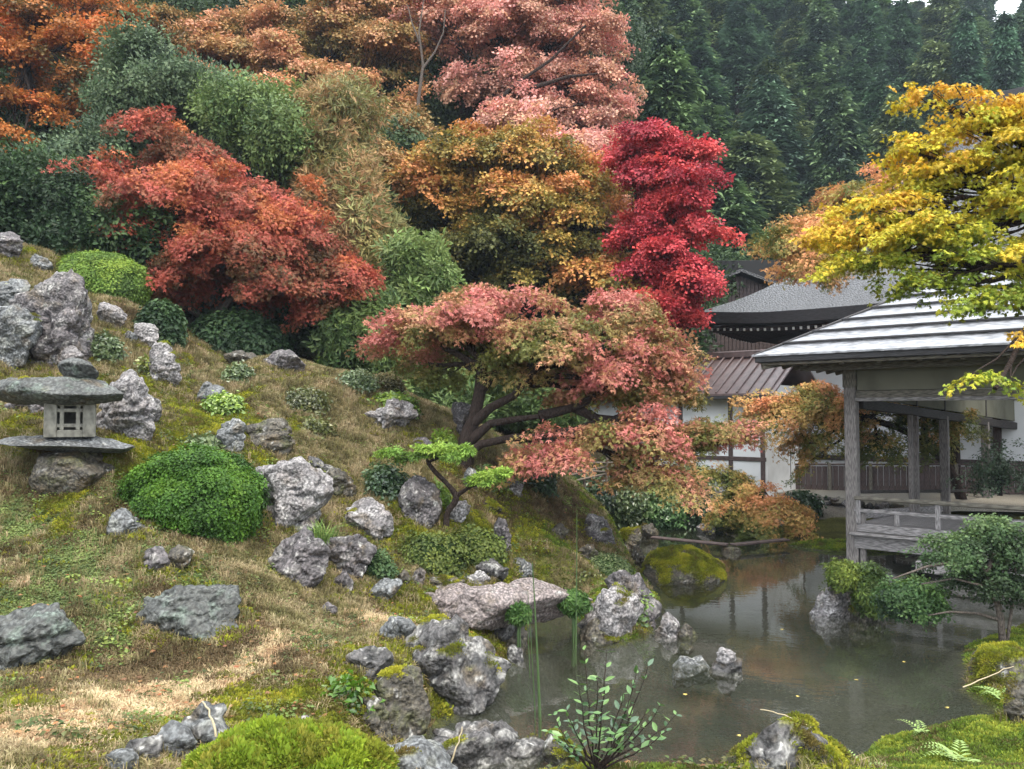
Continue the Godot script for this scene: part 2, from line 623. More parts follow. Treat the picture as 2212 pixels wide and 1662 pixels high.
func land(x: float, d: float) -> float:
	x /= 10.0
	d /= 10.0
	var n := tps_x.size()
	var h := tps_w[n] + tps_w[n + 1] * x + tps_w[n + 2] * d
	for k in n:
		var dx := x - tps_x[k]
		var dz := d - tps_z[k]
		var r2 := dx * dx + dz * dz
		if r2 > 1e-9:
			h += tps_w[k] * 0.5 * r2 * log(r2)
	return h


func shore(x: float, d: float) -> float:   # metres to the water's edge, negative over the water
	var p := Vector2(x, d)
	var best := 1e9
	for k in pond.size():
		var a := pond[k]
		var b := pond[(k + 1) % pond.size()]
		best = minf(best, p.distance_squared_to(Geometry2D.get_closest_point_to_segment(p, a, b)))
	return sqrt(best) * (-1.0 if Geometry2D.is_point_in_polygon(p, pond) else 1.0)


func lookup(grid: PackedFloat32Array, x: float, d: float) -> float:
	var fx := clampf((x - X0) / CELL, 0, NX - 1.001)
	var fd := clampf((d - D0) / CELL, 0, ND - 1.001)
	var i := int(fx)
	var j := int(fd)
	var k := j * NX + i
	fx -= i; fd -= j
	return lerpf(lerpf(grid[k], grid[k + 1], fx), lerpf(grid[k + NX], grid[k + NX + 1], fx), fd)


func H(x: float, z: float) -> float:
	var d := -z
	if x >= X0 and x <= X0 + (NX - 1) * CELL and d >= D0 and d <= D0 + (ND - 1) * CELL:
		return lookup(hg, x, d)
	return coarse(x, d)


func coarse(x: float, d: float) -> float:
	var fx := clampf((x - CX0) / 3.0, 0, CNX - 1.001)
	var fd := clampf((d - D0) / 3.0, 0, CND - 1.001)
	var i := int(fx)
	var j := int(fd)
	var k := j * CNX + i
	fx -= i; fd -= j
	return lerpf(lerpf(hc[k], hc[k + 1], fx), lerpf(hc[k + CNX], hc[k + CNX + 1], fx), fd)


func zone(u: float, v: float, r: float, kind: int) -> void:
	var p := hit(u, v)
	zones.append([p.x, -p.z, r, kind])


# kinds of ground: 0 dry tan grass, 1 moss, 2 straw on the path, 3 green weeds, 4 brown litter
const GROUND := [Color(0.20, 0.16, 0.085), Color(0.15, 0.16, 0.03), Color(0.44, 0.345, 0.21), Color(0.13, 0.15, 0.045), Color(0.10, 0.072, 0.04)]


func ground_weights(x: float, d: float) -> PackedFloat32Array:
	var w := PackedFloat32Array([0.32, 0.1, 0.0, 0.08, 0.08])
	if d < 11.5 and x < 0.0:
		w = PackedFloat32Array([0.34, 0.06, 0.02, 0.22, 0.26])
	var s := lookup(sg, x, d)
	if s < 1.6: w[1] += 1.3 * (1.0 - s / 1.6)
	for q in zones:
		var dx: float = x - q[0]
		var dz: float = d - q[1]
		var r2: float = (dx * dx + dz * dz) / (q[2] * q[2])
		if r2 < 4.0: w[q[3]] += (0.75 if q[3] == 3 else (2.6 if q[3] == 2 else 1.6)) * exp(-r2 * 1.2)
	for k in 5:
		w[k] *= maxf(0.05, 1.0 + 1.5 * nz.get_noise_3d(x * 0.9 + k * 17.0, d * 0.9, k * 31.0) + 0.9 * nz.get_noise_3d(x * 3.1 + k * 7.0, d * 3.1, k * 11.0))
	return w


func ground_color(x: float, d: float) -> Color:
	var s := lookup(sg, x, d)
	var n := nz.get_noise_2d(x * 2.3, d * 2.3)
	if s < 0.0:
		var pale := clampf(0.5 + 0.7 * nz.get_noise_2d(x * 0.35 + 50.0, d * 0.35), 0, 1)
		return Color(0.028, 0.033, 0.026).lerp(Color(0.066, 0.07, 0.054), pale) * (1.0 + 0.25 * n)
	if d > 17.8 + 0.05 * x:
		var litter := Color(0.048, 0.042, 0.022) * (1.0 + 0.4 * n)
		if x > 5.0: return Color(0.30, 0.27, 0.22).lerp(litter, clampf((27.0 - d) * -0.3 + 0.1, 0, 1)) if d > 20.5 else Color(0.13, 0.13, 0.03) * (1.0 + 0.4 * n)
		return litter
	if x > 5.5: return Color(0.10, 0.12, 0.03) * (1.0 + 0.4 * n)
	var w := ground_weights(x, d)
	var t := 0.0
	var c := Color(0, 0, 0)
	for k in 5:
		var q := w[k] * w[k]
		c += GROUND[k] * q
		t += q
	return c * ((1.0 + 0.22 * n) / t)


func make_terrain() -> void:
	for s in shoreline(): pond.append(at_water(s[0], s[1]))
	solve_survey()
	hc.resize(CNX * CND)
	for j in CND:
		for i in CNX:
			hc[j * CNX + i] = land(CX0 + i * 3.0, D0 + j * 3.0)
	hg.resize(NX * ND); sg.resize(NX * ND)
	for j in ND:
		var d := D0 + j * CELL
		for i in NX:
			var x := X0 + i * CELL
			var s := 3.0
			if x > -3.5 and d > 4.5 and d < 23.5: s = shore(x, d)
			var h := land(x, d)
			h += 0.035 * nf.get_noise_2d(x * 1.1, d * 1.1) + (0.11 * nz.get_noise_2d(x * 0.55, d * 0.55) if d < 18 and x < 5 else 0.0)
			if s < 0.0: h = -0.42 * smoothstep(0.0, 0.7, -s) - 0.02 + 0.03 * nz.get_noise_2d(x * 2.0, d * 2.0)
			else: h = lerpf(0.02, maxf(h, 0.10), smoothstep(0.0, 0.55, s))
			if i == 0 or j == 0 or i == NX - 1 or j == ND - 1: h = coarse(x, d)
			hg[j * NX + i] = h
			sg[j * NX + i] = s
	# the path of trodden straw, and patches of other ground
	for q in [[-60, 1600], [60, 1585], [170, 1560], [280, 1530], [380, 1497], [480, 1463], [580, 1425], [680, 1392], [770, 1362], [815, 1340]]: zone(q[0], q[1], 0.34, 2); zone(q[0], q[1], 0.28, 2)
	for q in [[620, 1335, 0.7], [700, 880, 1.0], [780, 960, 0.9], [620, 850, 0.8], [850, 980, 0.7], [640, 1000, 0.6], [60, 620, 0.8], [700, 1320, 0.5], [1210, 1215, 0.5], [560, 1240, 0.5]]: zone(q[0], q[1], q[2], 0)
	for q in [[40, 1515, 0.35], [260, 1605, 0.32], [390, 1575, 0.3], [150, 1645, 0.4], [560, 1525, 0.4], [690, 1490, 0.5], [780, 1420, 0.45], [30, 900, 0.5], [80, 700, 0.5], [560, 1010, 0.3], [250, 1010, 0.4], [330, 950, 0.6], [1180, 1160, 0.7], [900, 1290, 0.4], [20, 560, 0.6], [430, 880, 0.6], [400, 960, 0.5], [350, 1010, 0.4], [480, 900, 0.5], [820, 1210, 0.5], [880, 1130, 0.4], [1000, 1120, 0.4], [150, 1110, 0.4], [560, 920, 0.4]]: zone(q[0], q[1], q[2], 1)
	for q in [[200, 1230, 0.8], [100, 1180, 0.6], [450, 1210, 0.6], [200, 1330, 0.5], [230, 1380, 0.4], [460, 980, 0.5], [80, 1300, 0.5]]: zone(q[0], q[1], q[2], 3)
	for q in [[450, 1410, 0.6], [560, 1340, 0.4], [250, 1450, 0.5], [100, 1490, 0.4], [330, 700, 0.6], [1100, 1080, 0.8], [1200, 1085, 0.8], [1260, 1100, 0.8], [470, 1340, 0.5], [620, 1440, 0.5]]: zone(q[0], q[1], q[2], 4)
	# the fine sheet of the garden and the bed of the pond
	var v := PackedVector3Array()
	var c := PackedColorArray()
	var idx := PackedInt32Array()
	for j in ND:
		for i in NX:
			var x := X0 + i * CELL
			var d := D0 + j * CELL
			v.append(Vector3(x, hg[j * NX + i], -d))
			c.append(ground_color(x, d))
	for j in ND - 1:
		for i in NX - 1:
			var a := j * NX + i
			idx.append_array(PackedInt32Array([a, a + NX, a + 1, a + 1, a + NX, a + NX + 1]))
	var o := put("garden_ground", mesh_from(v, idx, grid_normals(v, idx), c), M.ground)
	tag(o, "mossy and grassy garden ground rising to the left of the pond", "ground", "", "structure")
	# the wooded slopes round it
	v = PackedVector3Array(); c = PackedColorArray(); idx = PackedInt32Array()
	for j in CND:
		for i in CNX:
			v.append(Vector3(CX0 + i * 3.0, hc[j * CNX + i], -(D0 + j * 3.0)))
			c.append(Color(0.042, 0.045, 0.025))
	for j in CND - 1:
		for i in CNX - 1:
			var x := CX0 + i * 3.0
			if x > X0 - 0.1 and x < X0 + 29.9 and j < 9: continue
			var a := j * CNX + i
			idx.append_array(PackedInt32Array([a, a + CNX, a + 1, a + 1, a + CNX, a + CNX + 1]))
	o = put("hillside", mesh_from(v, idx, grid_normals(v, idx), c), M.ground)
	tag(o, "steep leaf-strewn mountain slope under the trees", "hill", "", "structure")


func make_water() -> void:
	var lo := Vector2(1e9, 1e9)
	var hi := -lo
	for p in pond:
		lo = lo.min(p); hi = hi.max(p)
	var pm := PlaneMesh.new()
	pm.size = Vector2(hi.x - lo.x + 1.0, hi.y - lo.y + 1.0)
	var o := put("pond_water", pm, M.water, null, Transform3D(Basis.IDENTITY, Vector3((lo.x + hi.x) / 2, 0, -(lo.y + hi.y) / 2)))
	tag(o, "shallow rippled brown-green pond water", "water", "", "structure")


# ---------------------------------------------------------------- the cedar and cypress mountain
func conifer_mesh(sd: int, height: float, rad: float, round_: float, c0: Color, c1: Color) -> ArrayMesh:
	rng.seed = sd
	var v := PackedVector3Array()
	var col := PackedColorArray()
	var off := rr(0, 90)
	for k in 1500:
		var t := pow(rng.randf(), 0.8)
		var y := height * (0.1 + 0.9 * t)
		var prof: float = pow(1.0 - t, round_) * (0.55 + 0.45 * minf(1.0, t * 6.0))
		var a := rr(0, TAU)
		var r := rad * prof * (0.62 + 0.42 * sqrt(rng.randf())) * (1.0 + 0.6 * nz.get_noise_3d(cos(a) * 1.7 + off, y * 0.62, sin(a) * 1.7))
		var at := Vector3(cos(a) * r, y, sin(a) * r)
		var cc := c0.lerp(c1, clampf(0.45 + 1.35 * nz.get_noise_3d(at.x * 0.55 + off, at.y * 0.6, at.z * 0.55) + rr(-0.25, 0.25), 0, 1))
		for b in 6:
			var ba := a + rr(-1.3, 1.3)
			var f := Vector3(cos(ba), rr(-0.5, 0.35), sin(ba)).normalized()
			var l := rr(0.3, 0.72)
			var s := Vector3(-f.z, rr(-0.5, 0.5), f.x).normalized() * l * 0.2
			var o := at + Vector3(rr(-0.25, 0.25), rr(-0.2, 0.2), rr(-0.25, 0.25))
			v.append_array(PackedVector3Array([o, o + f * l * 0.55 + s, o + f * l - Vector3.UP * l * 0.2, o, o + f * l - Vector3.UP * l * 0.2, o + f * l * 0.55 - s]))
			for q in 6: col.append(cc)
	return mesh_from(v, PackedInt32Array(), PackedVector3Array(), col)


func make_mountain_forest() -> void:
	var crowns := []
	for k in 6:
		var dark := Color(0.042, 0.074, 0.05).lerp(Color(0.055, 0.088, 0.065), k / 5.0)
		var lite: Color = [Color(0.19, 0.28, 0.12), Color(0.12, 0.205, 0.11), Color(0.185, 0.235, 0.10), Color(0.14, 0.225, 0.14), Color(0.175, 0.255, 0.12), Color(0.14, 0.25, 0.15)][k]
		crowns.append(conifer_mesh(500 + k, 13.0, [3.0, 2.6, 3.3, 2.8, 2.7, 2.3][k], [0.55, 0.6, 0.5, 0.62, 0.58, 0.95][k], dark, lite))
	var trunk := tube([Vector3.ZERO, Vector3(0.1, 4, 0), Vector3(0, 9, 0.05), Vector3(0, 12.4, 0)], [0.26, 0.21, 0.12, 0.03], 7)
	rng.seed = 77
	var spots := []
	var d := 43.0
	while d < 112.0:
		var gap := 4.3 + d * 0.012
		var x := -0.30 * d
		if d > 58: x = -0.66 * d
		while x < 0.68 * d + 3.0:
			var px := x + rr(-1.3, 1.3)
			var pd := d + rr(-1.8, 1.8)
			x += gap
			if px / pd < 0.06 and pd < 56 or px / pd < -0.12: continue
			spots.append(Vector3(px, H(px, -pd) - 0.3, -pd))
		d += 5.2 + d * 0.022
	for q in [[2085, 95, 66.0, 5, "slender pointed pale green cedar on the slope above the yellow maple"], [2170, 100, 60.0, 5, "pointed pale green cedar at the right edge of the far slope"], [1440, 150, 44.0, 0, "bushy bright green cypress beside the pink maple crown on the far slope"]]:
		var t := thing("cedar_tree", q[4], "tree", Vector3.ZERO, "trees of the mountain forest")
		var top := P(q[0], q[1] - 60.0, q[2])
		var hgt := top.y - H(top.x, top.z)
		t.position = Vector3(top.x, top.y - hgt, top.z)
		t.scale = Vector3(1.0, hgt / 13.0, 1.0) if hgt > 0 else Vector3.ONE
		put("crown", crowns[q[3]], M.needle, t)
		put("trunk", trunk, M.bark, t)
	for s in spots:
		var band := 0 if -s.z < 55.0 else (2 if -s.z > 92.0 else 1)
		var t := thing("cedar_tree", ["tall dark green conifer low on the mountain, just behind the temple roofs and maples", "tall green conifer in the dense forest halfway up the mountain", "hazy conifer near the skyline of the mountain"][band], "tree", s, ["conifers at the foot of the mountain", "conifers of the mountain forest", "conifers near the skyline"][band])
		var sc := rr(0.85, 1.25)
		t.scale = Vector3(rr(0.9, 1.15), sc, rr(0.9, 1.15))
		t.rotation.y = rr(0, TAU)
		put("crown", crowns[rng.randi() % 5], M.needle, t)
		put("trunk", trunk, M.bark, t)
	print("conifers ", spots.size())


# ---------------------------------------------------------------- rocks
const STONE := [
	[Color(0.05, 0.053, 0.05), Color(0.15, 0.157, 0.148), Color(0.17, 0.215, 0.18)],    # dark grey, green lichen
	[Color(0.15, 0.137, 0.14), Color(0.49, 0.465, 0.465), Color(0.32, 0.285, 0.275)],      # pale, faintly pink
	[Color(0.06, 0.054, 0.056), Color(0.235, 0.207, 0.215), Color(0.36, 0.34, 0.32)],    # purple grey
	[Color(0.05, 0.043, 0.032), Color(0.15, 0.13, 0.10), Color(0.10, 0.105, 0.04)],     # brown, mossy
	[Color(0.11, 0.115, 0.118), Color(0.26, 0.272, 0.28), Color(0.23, 0.235, 0.21)],   # light blue grey
	[Color(0.042, 0.04, 0.04), Color(0.165, 0.155, 0.155), Color(0.42, 0.41, 0.39)],    # dark, white flecked
	[Color(0.20, 0.16, 0.152), Color(0.38, 0.32, 0.31), Color(0.26, 0.215, 0.195)],     # pinkish slab
]
var feet := []
const MOSS := [Color(0.22, 0.235, 0.025), Color(0.13, 0.155, 0.022), Color(0.34, 0.33, 0.035), Color(0.14, 0.11, 0.035)]


func rock_mesh(dim: Vector3, sd: int, n: int, rough: float, style: int, moss: float, flat := 0.0) -> Array:
	rng.seed = sd * 7919 + 13
	var planes := []
	for k in 16:
		var nn := Vector3(rr(-1, 1), rr(-0.7, 1), rr(-1, 1)).normalized()
		planes.append([nn, rr(0.55, 0.90) if moss < 0.9 else rr(0.93, 1.0)])
	if flat > 0: planes.append([Vector3(rr(-0.12, 0.12), 1, rr(-0.05, 0.25)).normalized(), 1.0 - flat])
	var off := Vector3(rr(0, 90), rr(0, 90), rr(0, 90))
	var v := PackedVector3Array()
	var idx := PackedInt32Array()
	var ax := [[Vector3.RIGHT, Vector3.UP, Vector3.BACK], [Vector3.LEFT, Vector3.UP, Vector3.FORWARD], [Vector3.UP, Vector3.BACK, Vector3.RIGHT], [Vector3.DOWN, Vector3.FORWARD, Vector3.RIGHT], [Vector3.BACK, Vector3.UP, Vector3.LEFT], [Vector3.FORWARD, Vector3.UP, Vector3.RIGHT]]
	var at := {}
	var mean := (dim.x + dim.y + dim.z) / 3.0
	for f in ax:
		var e2: Vector3 = f[1]
		var e3: Vector3 = f[0].cross(f[1])
		var ids := PackedInt32Array()
		for j in n + 1:
			for i in n + 1:
				var p: Vector3 = f[0] + e2 * tan((float(j) / n - 0.5) * PI / 2.0) + e3 * tan((float(i) / n - 0.5) * PI / 2.0)
				var u := p.normalized()
				var key := Vector3i((u * 2000.0).round())
				if at.has(key):
					ids.append(at[key])
					continue
				var r := 1.12
				for q in planes:
					var c: float = u.dot(q[0])
					if c > 0.05: r = minf(r, q[1] / c)
				var w := u * r * dim * 0.5
				var s := w + off
				var disp := 0.6 * nf.get_noise_3d(s.x * 1.7 / mean, s.y * 1.7 / mean, s.z * 1.7 / mean) * 0.15 * mean
				disp -= maxf(0.0, nr.get_noise_3d(s.x * 1.5, s.y * 2.6, s.z * 1.5) - 0.25) * 0.09 * (0.3 + mean)
				disp += nf.get_noise_3d(s.x * 6.0, s.y * 9.0, s.z * 6.0) * 0.016 * (0.25 + mean)
				w += u * disp * rough
				at[key] = v.size()
				ids.append(v.size())
				v.append(w)
		for j in n:
			for i in n:
				var a := ids[j * (n + 1) + i]
				var b := ids[j * (n + 1) + i + 1]
				var c := ids[(j + 1) * (n + 1) + i]
				var d := ids[(j + 1) * (n + 1) + i + 1]
				idx.append_array(PackedInt32Array([a, b, c, b, d, c]))
	var lo := Vector3.ONE * 1e9
	var hi := -lo
	for p in v:
		lo = lo.min(p); hi = hi.max(p)
	for k in v.size():
		var p := (v[k] - lo) / (hi - lo)
		v[k] = Vector3((p.x - 0.5) * dim.x, p.y * dim.y, (p.z - 0.5) * dim.z)
	var nn := grid_normals(v, idx)
	if nn[int(v.size() / 2)].dot(v[int(v.size() / 2)] - Vector3(0, dim.y / 2, 0)) < 0:   # turn the faces outwards
		for k in range(0, idx.size(), 3):
			var t := idx[k]
			idx[k] = idx[k + 1]
			idx[k + 1] = t
		nn = grid_normals(v, idx)
	var col := PackedColorArray()
	var st: Array = STONE[style]
	var mx: Array = []
	var mc: Array = []
	for k in v.size():
		var s := v[k] + off
		var a := clampf(0.42 + 0.8 * nf.get_noise_3d(s.x * 2.6, s.y * 3.4, s.z * 2.6) + 0.35 * nz.get_noise_3d(s.x * 11.0, s.y * 14.0, s.z * 11.0), 0, 1)
		var c: Color = st[0].lerp(st[1], a)
		var l := smoothstep(0.12, 0.42, nf.get_noise_3d(s.x * 3.3 + 31.0, s.y * 3.3, s.z * 3.3))
		c = c.lerp(st[2], l * 0.75)
		c = c.lerp(Color(0.13, 0.092, 0.05), 0.65 * smoothstep(0.18, 0.5, nf.get_noise_3d(s.x * 1.9 + 77.0, s.y * 1.9, s.z * 1.9)))
		c = c.lerp(Color(0.55, 0.54, 0.51), 0.8 * smoothstep(0.38, 0.52, nf.get_noise_3d(s.x * 8.0 + 5.0, s.y * 5.0, s.z * 8.0)) * float(style != 0))
		var g := smoothstep(0.55, 0.85, nn[k].y * 0.75 + 0.7 * nz.get_noise_3d(s.x * 2.2 + 9.0, s.y * 2.2, s.z * 2.2) + moss - 0.45)
		if moss > 0 and g > 0.01:
			c = c.lerp(MOSS[0].lerp(MOSS[3], clampf(0.5 + nz.get_noise_3d(s.x * 5.0, s.y * 5.0, s.z * 5.0), 0, 1)), g * 0.9)
			if g > 0.45 and nn[k].y > -0.2:
				mx.append(k)
		col.append(c)
	var mesh := mesh_from(v, idx, nn, col)
	var mossy := [[], []]
	if mx.size() > 0:
		var cell := dim.x * dim.z / (n * n) * 0.7
		var per := clampf(cell / 0.0011, 0.25, 7.0)
		for k in mx:
			var cnt := int(per) + (1 if rng.randf() < per - int(per) else 0)
			for q in cnt:
				var up := (nn[k] * 0.7 + Vector3.UP * 0.5).normalized()
				var b := Basis(Quaternion(Vector3.UP, up)) * Basis(Vector3.UP, rr(0, TAU))
				var sc := rr(0.7, 1.35)
				var o := Vector3(rr(-1, 1), 0, rr(-1, 1)) * sqrt(cell) * 0.6
				o -= nn[k] * o.dot(nn[k])
				mossy[0].append(Transform3D(b.scaled(Vector3(sc, sc * rr(0.7, 1.3), sc)), v[k] + o - nn[k] * 0.006))
				var s := v[k] + off
				var t := clampf(0.5 + 0.9 * nz.get_noise_3d(s.x * 3.0, s.y * 3.0, s.z * 3.0) + rr(-0.25, 0.25) + (0.22 if moss > 0.9 else 0.0), 0, 1)
				mossy[1].append(tint(mixpal([MOSS[3], MOSS[1], MOSS[0], MOSS[2]], t), 0.15))
	return [mesh, mossy]


func stone_at(called: String, label: String, at: Vector3, dim: Vector3, yaw: float, style: int, moss: float, sd: int, rough := 1.0, flat := 0.0, tilt := 0.0, category := "rock", group := "rocks of the garden") -> Node3D:
	var n := 24 if dim.x > 0.7 else (18 if dim.x > 0.35 else 11)
	var r := rock_mesh(dim, sd, n, rough, style, moss, flat)
	var b := Basis(Vector3.UP, yaw) * Basis(Vector3.FORWARD, tilt)
	var root: Node3D
	if r[1][0].size() > 12:
		root = thing(called, label, category, at, group)
		root.basis = b
		put("stone", r[0], M.rock, root)
		scatter("moss", LM.moss, M.grass, r[1][0], r[1][1], root)
	else:
		root = put(called, r[0], M.rock, null, Transform3D(b, at))
		tag(root, label, category, group)
	return root


# a rock by the frame it fills: left, top, right, bottom; style, moss, label
func rock(u0: float, v0: float, u1: float, v1: float, style: int, moss: float, label: String, opt := {}) -> Node3D:
	var um := (u0 + u1) / 2.0
	var p := hit(um, v1 - 0.06 * (v1 - v0), 3.0, -0.02) if not opt.has("d") else P(um, v1, opt.d)
	var d := depth_of(p)
	var w := (u1 - u0) / F * d
	var deep: float = w * opt.get("deep", 0.75)
	d += deep * 0.32
	w = (u1 - u0) / F * d
	var c := P(um, (v0 + v1) / 2.0, d)
	var top := P(um, v0, d).y
	var base := p.y - 0.10 * minf(1.0, w) - 0.03
	if opt.has("sink"): base -= opt.sink
	var h := top - base
	var sd := int(u0 * 3 + v0 * 7) + 4000
	feet.append([c, w, deep])
	var g: String = opt.get("group", "rocks of the garden")
	return stone_at(opt.get("name", "rock"), label, Vector3(c.x, base, c.z), Vector3(w, h, deep), opt.get("yaw", 0.0), style, moss, sd, opt.get("rough", 1.0), opt.get("flat", 0.0), 0.0, "rock", g)


func make_rocks() -> void:
	rock(-45, 1310, 166, 1462, 0, 0.0, "big dark grey rock with green lichen, cut by the left edge of the photo")
	rock(262, 1258, 528, 1372, 0, 0.0, "broad flat-topped dark rock with pale green lichen beside the straw path", {"flat": 0.25})
	rock(225, 1097, 322, 1168, 4, 0.0, "squarish blue-grey rock between the lantern and the big round shrub")
	rock(306, 1180, 366, 1245, 2, 0.0, "left one of the two small dark stones above the flat dark rock")
	rock(360, 1176, 420, 1242, 3, 0.15, "right one of the two small stones above the flat dark rock, brownish")
	rock(545, 985, 722, 1160, 1, 0.0, "large whitish boulder right behind the round shrub", {"rough": 0.8})
	rock(692, 1010, 770, 1085, 3, 0.1, "brownish rock leaning on the right side of the large whitish boulder")
	rock(568, 1136, 714, 1282, 2, 0.0, "knobbly purple-grey rock below the large whitish boulder, left of the grass clump")
	rock(700, 1150, 816, 1252, 2, 0.05, "pitted purple-grey rock right of the grass clump")
	rock(735, 1075, 852, 1166, 1, 0.12, "pale grey rock with moss right of the large whitish boulder and above the grass clump")
	rock(860, 1028, 956, 1154, 2, 0.0, "tilted wedge of purple-grey stone left of the small pine trunk", {"rough": 0.7})
	rock(792, 1250, 870, 1312, 4, 0.0, "rounded blue-grey rock at the end of the straw path")
	rock(715, 1234, 765, 1288, 2, 0.0, "small rounded grey stone below the pitted rock and the grass clump")
	rock(848, 1230, 888, 1276, 3, 0.0, "small brown stone behind the blue-grey rock at the path end")
	rock(882, 1226, 920, 1272, 2, 0.0, "small pinkish grey stone right of the small brown stone")
	rock(1022, 1206, 1100, 1260, 5, 0.0, "dark blocky rock with white flecks above the stone slab bridge", {"flat": 0.2})
	rock(1090, 1203, 1152, 1254, 4, 0.1, "light blue-grey pointed stone right of the dark blocky rock")
	rock(1064, 1118, 1106, 1200, 2, 0.0, "narrow upright grey stone at the edge of the low dark green shrub")
	rock(1128, 1184, 1166, 1208, 1, 0.0, "small white stone in the yellow moss, left one of two")
	rock(1162, 1182, 1194, 1204, 1, 0.0, "small white stone in the yellow moss, right one of two")
	rock(955, 1080, 1018, 1140, 1, 0.0, "pale stone behind the small pine trunk")
	rock(1000, 1010, 1040, 1062, 4, 0.0, "light grey stone behind the small pine's lower branch")
	rock(1086, 1030, 1132, 1074, 1, 0.0, "pale stone right of the small pine's bright green tuft")
	rock(1030, 1080, 1085, 1112, 3, 0.2, "low mossy stone between the small pine and the dark shore rock")
	rock(780, 860, 904, 948, 1, 0.0, "craggy whitish rock high on the grassy mound", {"rough": 1.5})
	rock(868, 944, 938, 982, 2, 0.05, "low grey stone just above the small pine's top pad")
	rock(420, 824, 492, 882, 4, 0.0, "blocky grey rock in the mossy gully left of the grassy mound")
	rock(460, 903, 532, 988, 4, 0.0, "triangular blue-grey rock at the foot of the grassy mound")
	rock(528, 903, 638, 988, 3, 0.1, "slanting brown-grey rock right of the triangular rock")
	rock(560, 755, 662, 808, 2, 0.0, "humped purple-brown rock on the crest of the grassy mound", {"rough": 0.6})
	rock(488, 756, 568, 792, 3, 0.12, "low mossy brown rock left of the rock on the mound's crest")
	rock(206, 652, 270, 718, 1, 0.0, "pale flecked rock below the clipped dome shrub on the upper slope")
	rock(262, 714, 298, 748, 4, 0.0, "small bluish stone between two pale rocks on the upper slope")
	rock(288, 698, 346, 762, 1, 0.0, "pale grey rock above the mossy white rock on the upper slope")
	rock(322, 738, 394, 846, 1, 0.3, "mossy white streaked rock standing above the gully")
	rock(30, 580, 195, 815, 2, 0.0, "tall dark purple crag on the upper left slope", {"rough": 1.2})
	rock(-45, 655, 100, 815, 4, 0.1, "pale grey boulder cut by the left edge above the lantern")
	rock(202, 796, 342, 962, 1, 0.0, "tall pale crag with white streaks right behind the lantern", {"rough": 1.3})
	rock(-40, 498, 52, 566, 2, 0.0, "dark rock in the top left corner of the grassy slope")
	rock(56, 548, 114, 590, 4, 0.0, "grey stone beside the clipped dome shrub, high on the left slope")
	rock(10, 862, 60, 896, 2, 0.0, "small stone behind the left side of the lantern roof")
	rock(56, 866, 104, 905, 2, 0.0, "small stone behind the lantern's fire box")
	rock(120, 610, 200, 745, 5, 0.1, "narrow dark crag joined to the right side of the tall purple crag", {"rough": 1.3})
	rock(-30, 600, 60, 690, 4, 0.25, "mossy grey boulder above the pale boulder at the left edge")
	rock(90, 745, 200, 812, 1, 0.1, "pale broken rock at the foot of the tall dark crag")
	rock(300, 850, 350, 930, 5, 0.1, "dark flecked stone against the right side of the pale crag behind the lantern")
	rock(600, 1105, 690, 1165, 1, 0.15, "low pale rock in front of the large whitish boulder", {"rough": 1.1})
	rock(650, 985, 720, 1030, 5, 0.2, "dark mossy rock behind the large whitish boulder")
	rock(905, 1180, 960, 1230, 2, 0.3, "mossy purple stone among the low dark green shrubs")
	rock(1180, 1130, 1230, 1170, 3, 0.4, "brown mossy stone on the yellow moss slope right of the low shrubs")
	# the shore
	rock(822, 1326, 1106, 1532, 5, 0.24, "great dark pitted boulder standing in the water before the slab bridge", {"rough": 0.9, "sink": 0.3, "flat": 0.12, "deep": 0.8})
	rock(818, 1330, 900, 1400, 4, 0.0, "pale grey shoulder stone left of the great dark boulder")
	rock(1092, 1340, 1142, 1424, 3, 0.0, "brown stone under the left end of the slab bridge", {"sink": 0.2})
	var s := rock(905, 1264, 1112, 1352, 6, 0.0, "pinkish flat rock leading onto the slab bridge", {"flat": 0.35, "deep": 0.9})
	rock(1246, 1268, 1392, 1396, 1, 0.12, "grey and white rock carrying the right end of the slab bridge", {"sink": 0.25})
	rock(1306, 1230, 1430, 1356, 2, 0.05, "dark purple-grey rock behind the right end of the slab bridge", {"sink": 0.25})
	rock(1250, 1335, 1360, 1398, 3, 0.25, "dark mossy stone at the waterline under the right bridge rock", {"sink": 0.2, "deep": 0.5})
	rock(1410, 1322, 1472, 1388, 1, 0.0, "white craggy stone in the water right of the slab bridge", {"sink": 0.2, "rough": 1.3})
	rock(1462, 1344, 1508, 1384, 3, 0.5, "small moss-capped stone touching the white stone in the water", {"sink": 0.2})
	rock(1532, 1402, 1608, 1462, 5, 0.05, "dark stone with a pale rim alone in the middle of the pond", {"sink": 0.2})
	rock(1548, 1400, 1590, 1428, 1, 0.0, "small knob of white stone on top of the dark stone in the pond", {"d": 9.15})
	rock(1452, 1420, 1550, 1442, 4, 0.0, "flat pale stone barely above the water left of the dark pond stone", {"sink": 0.2, "flat": 0.3})
	rock(1386, 1182, 1562, 1264, 3, 0.95, "round islet stone thickly covered in yellow-green moss", {"sink": 0.25, "rough": 0.45, "deep": 0.9})
	rock(1252, 1112, 1334, 1182, 2, 0.15, "dark upright shore rock below the far shrubs", {"sink": 0.2})
	rock(1328, 1140, 1388, 1192, 3, 0.5, "brown mossy stone between the islet and the dark shore rock", {"sink": 0.2})
	rock(1240, 1174, 1294, 1218, 3, 0.55, "low moss-brown stone left of the flat clipped shrub")
	rock(1350, 1178, 1402, 1232, 3, 0.4, "dark mossy stone at the left foot of the moss islet", {"sink": 0.2})
	rock(1380, 1130, 1424, 1170, 3, 0.4, "dark mossy stone at the left end of the plank crossing", {"sink": 0.2})
	rock(1416, 1118, 1456, 1144, 1, 0.0, "small white stone at the far water's edge")
	rock(1506, 1128, 1546, 1154, 1, 0.0, "small pale stone under the orange bush at the far water's edge")
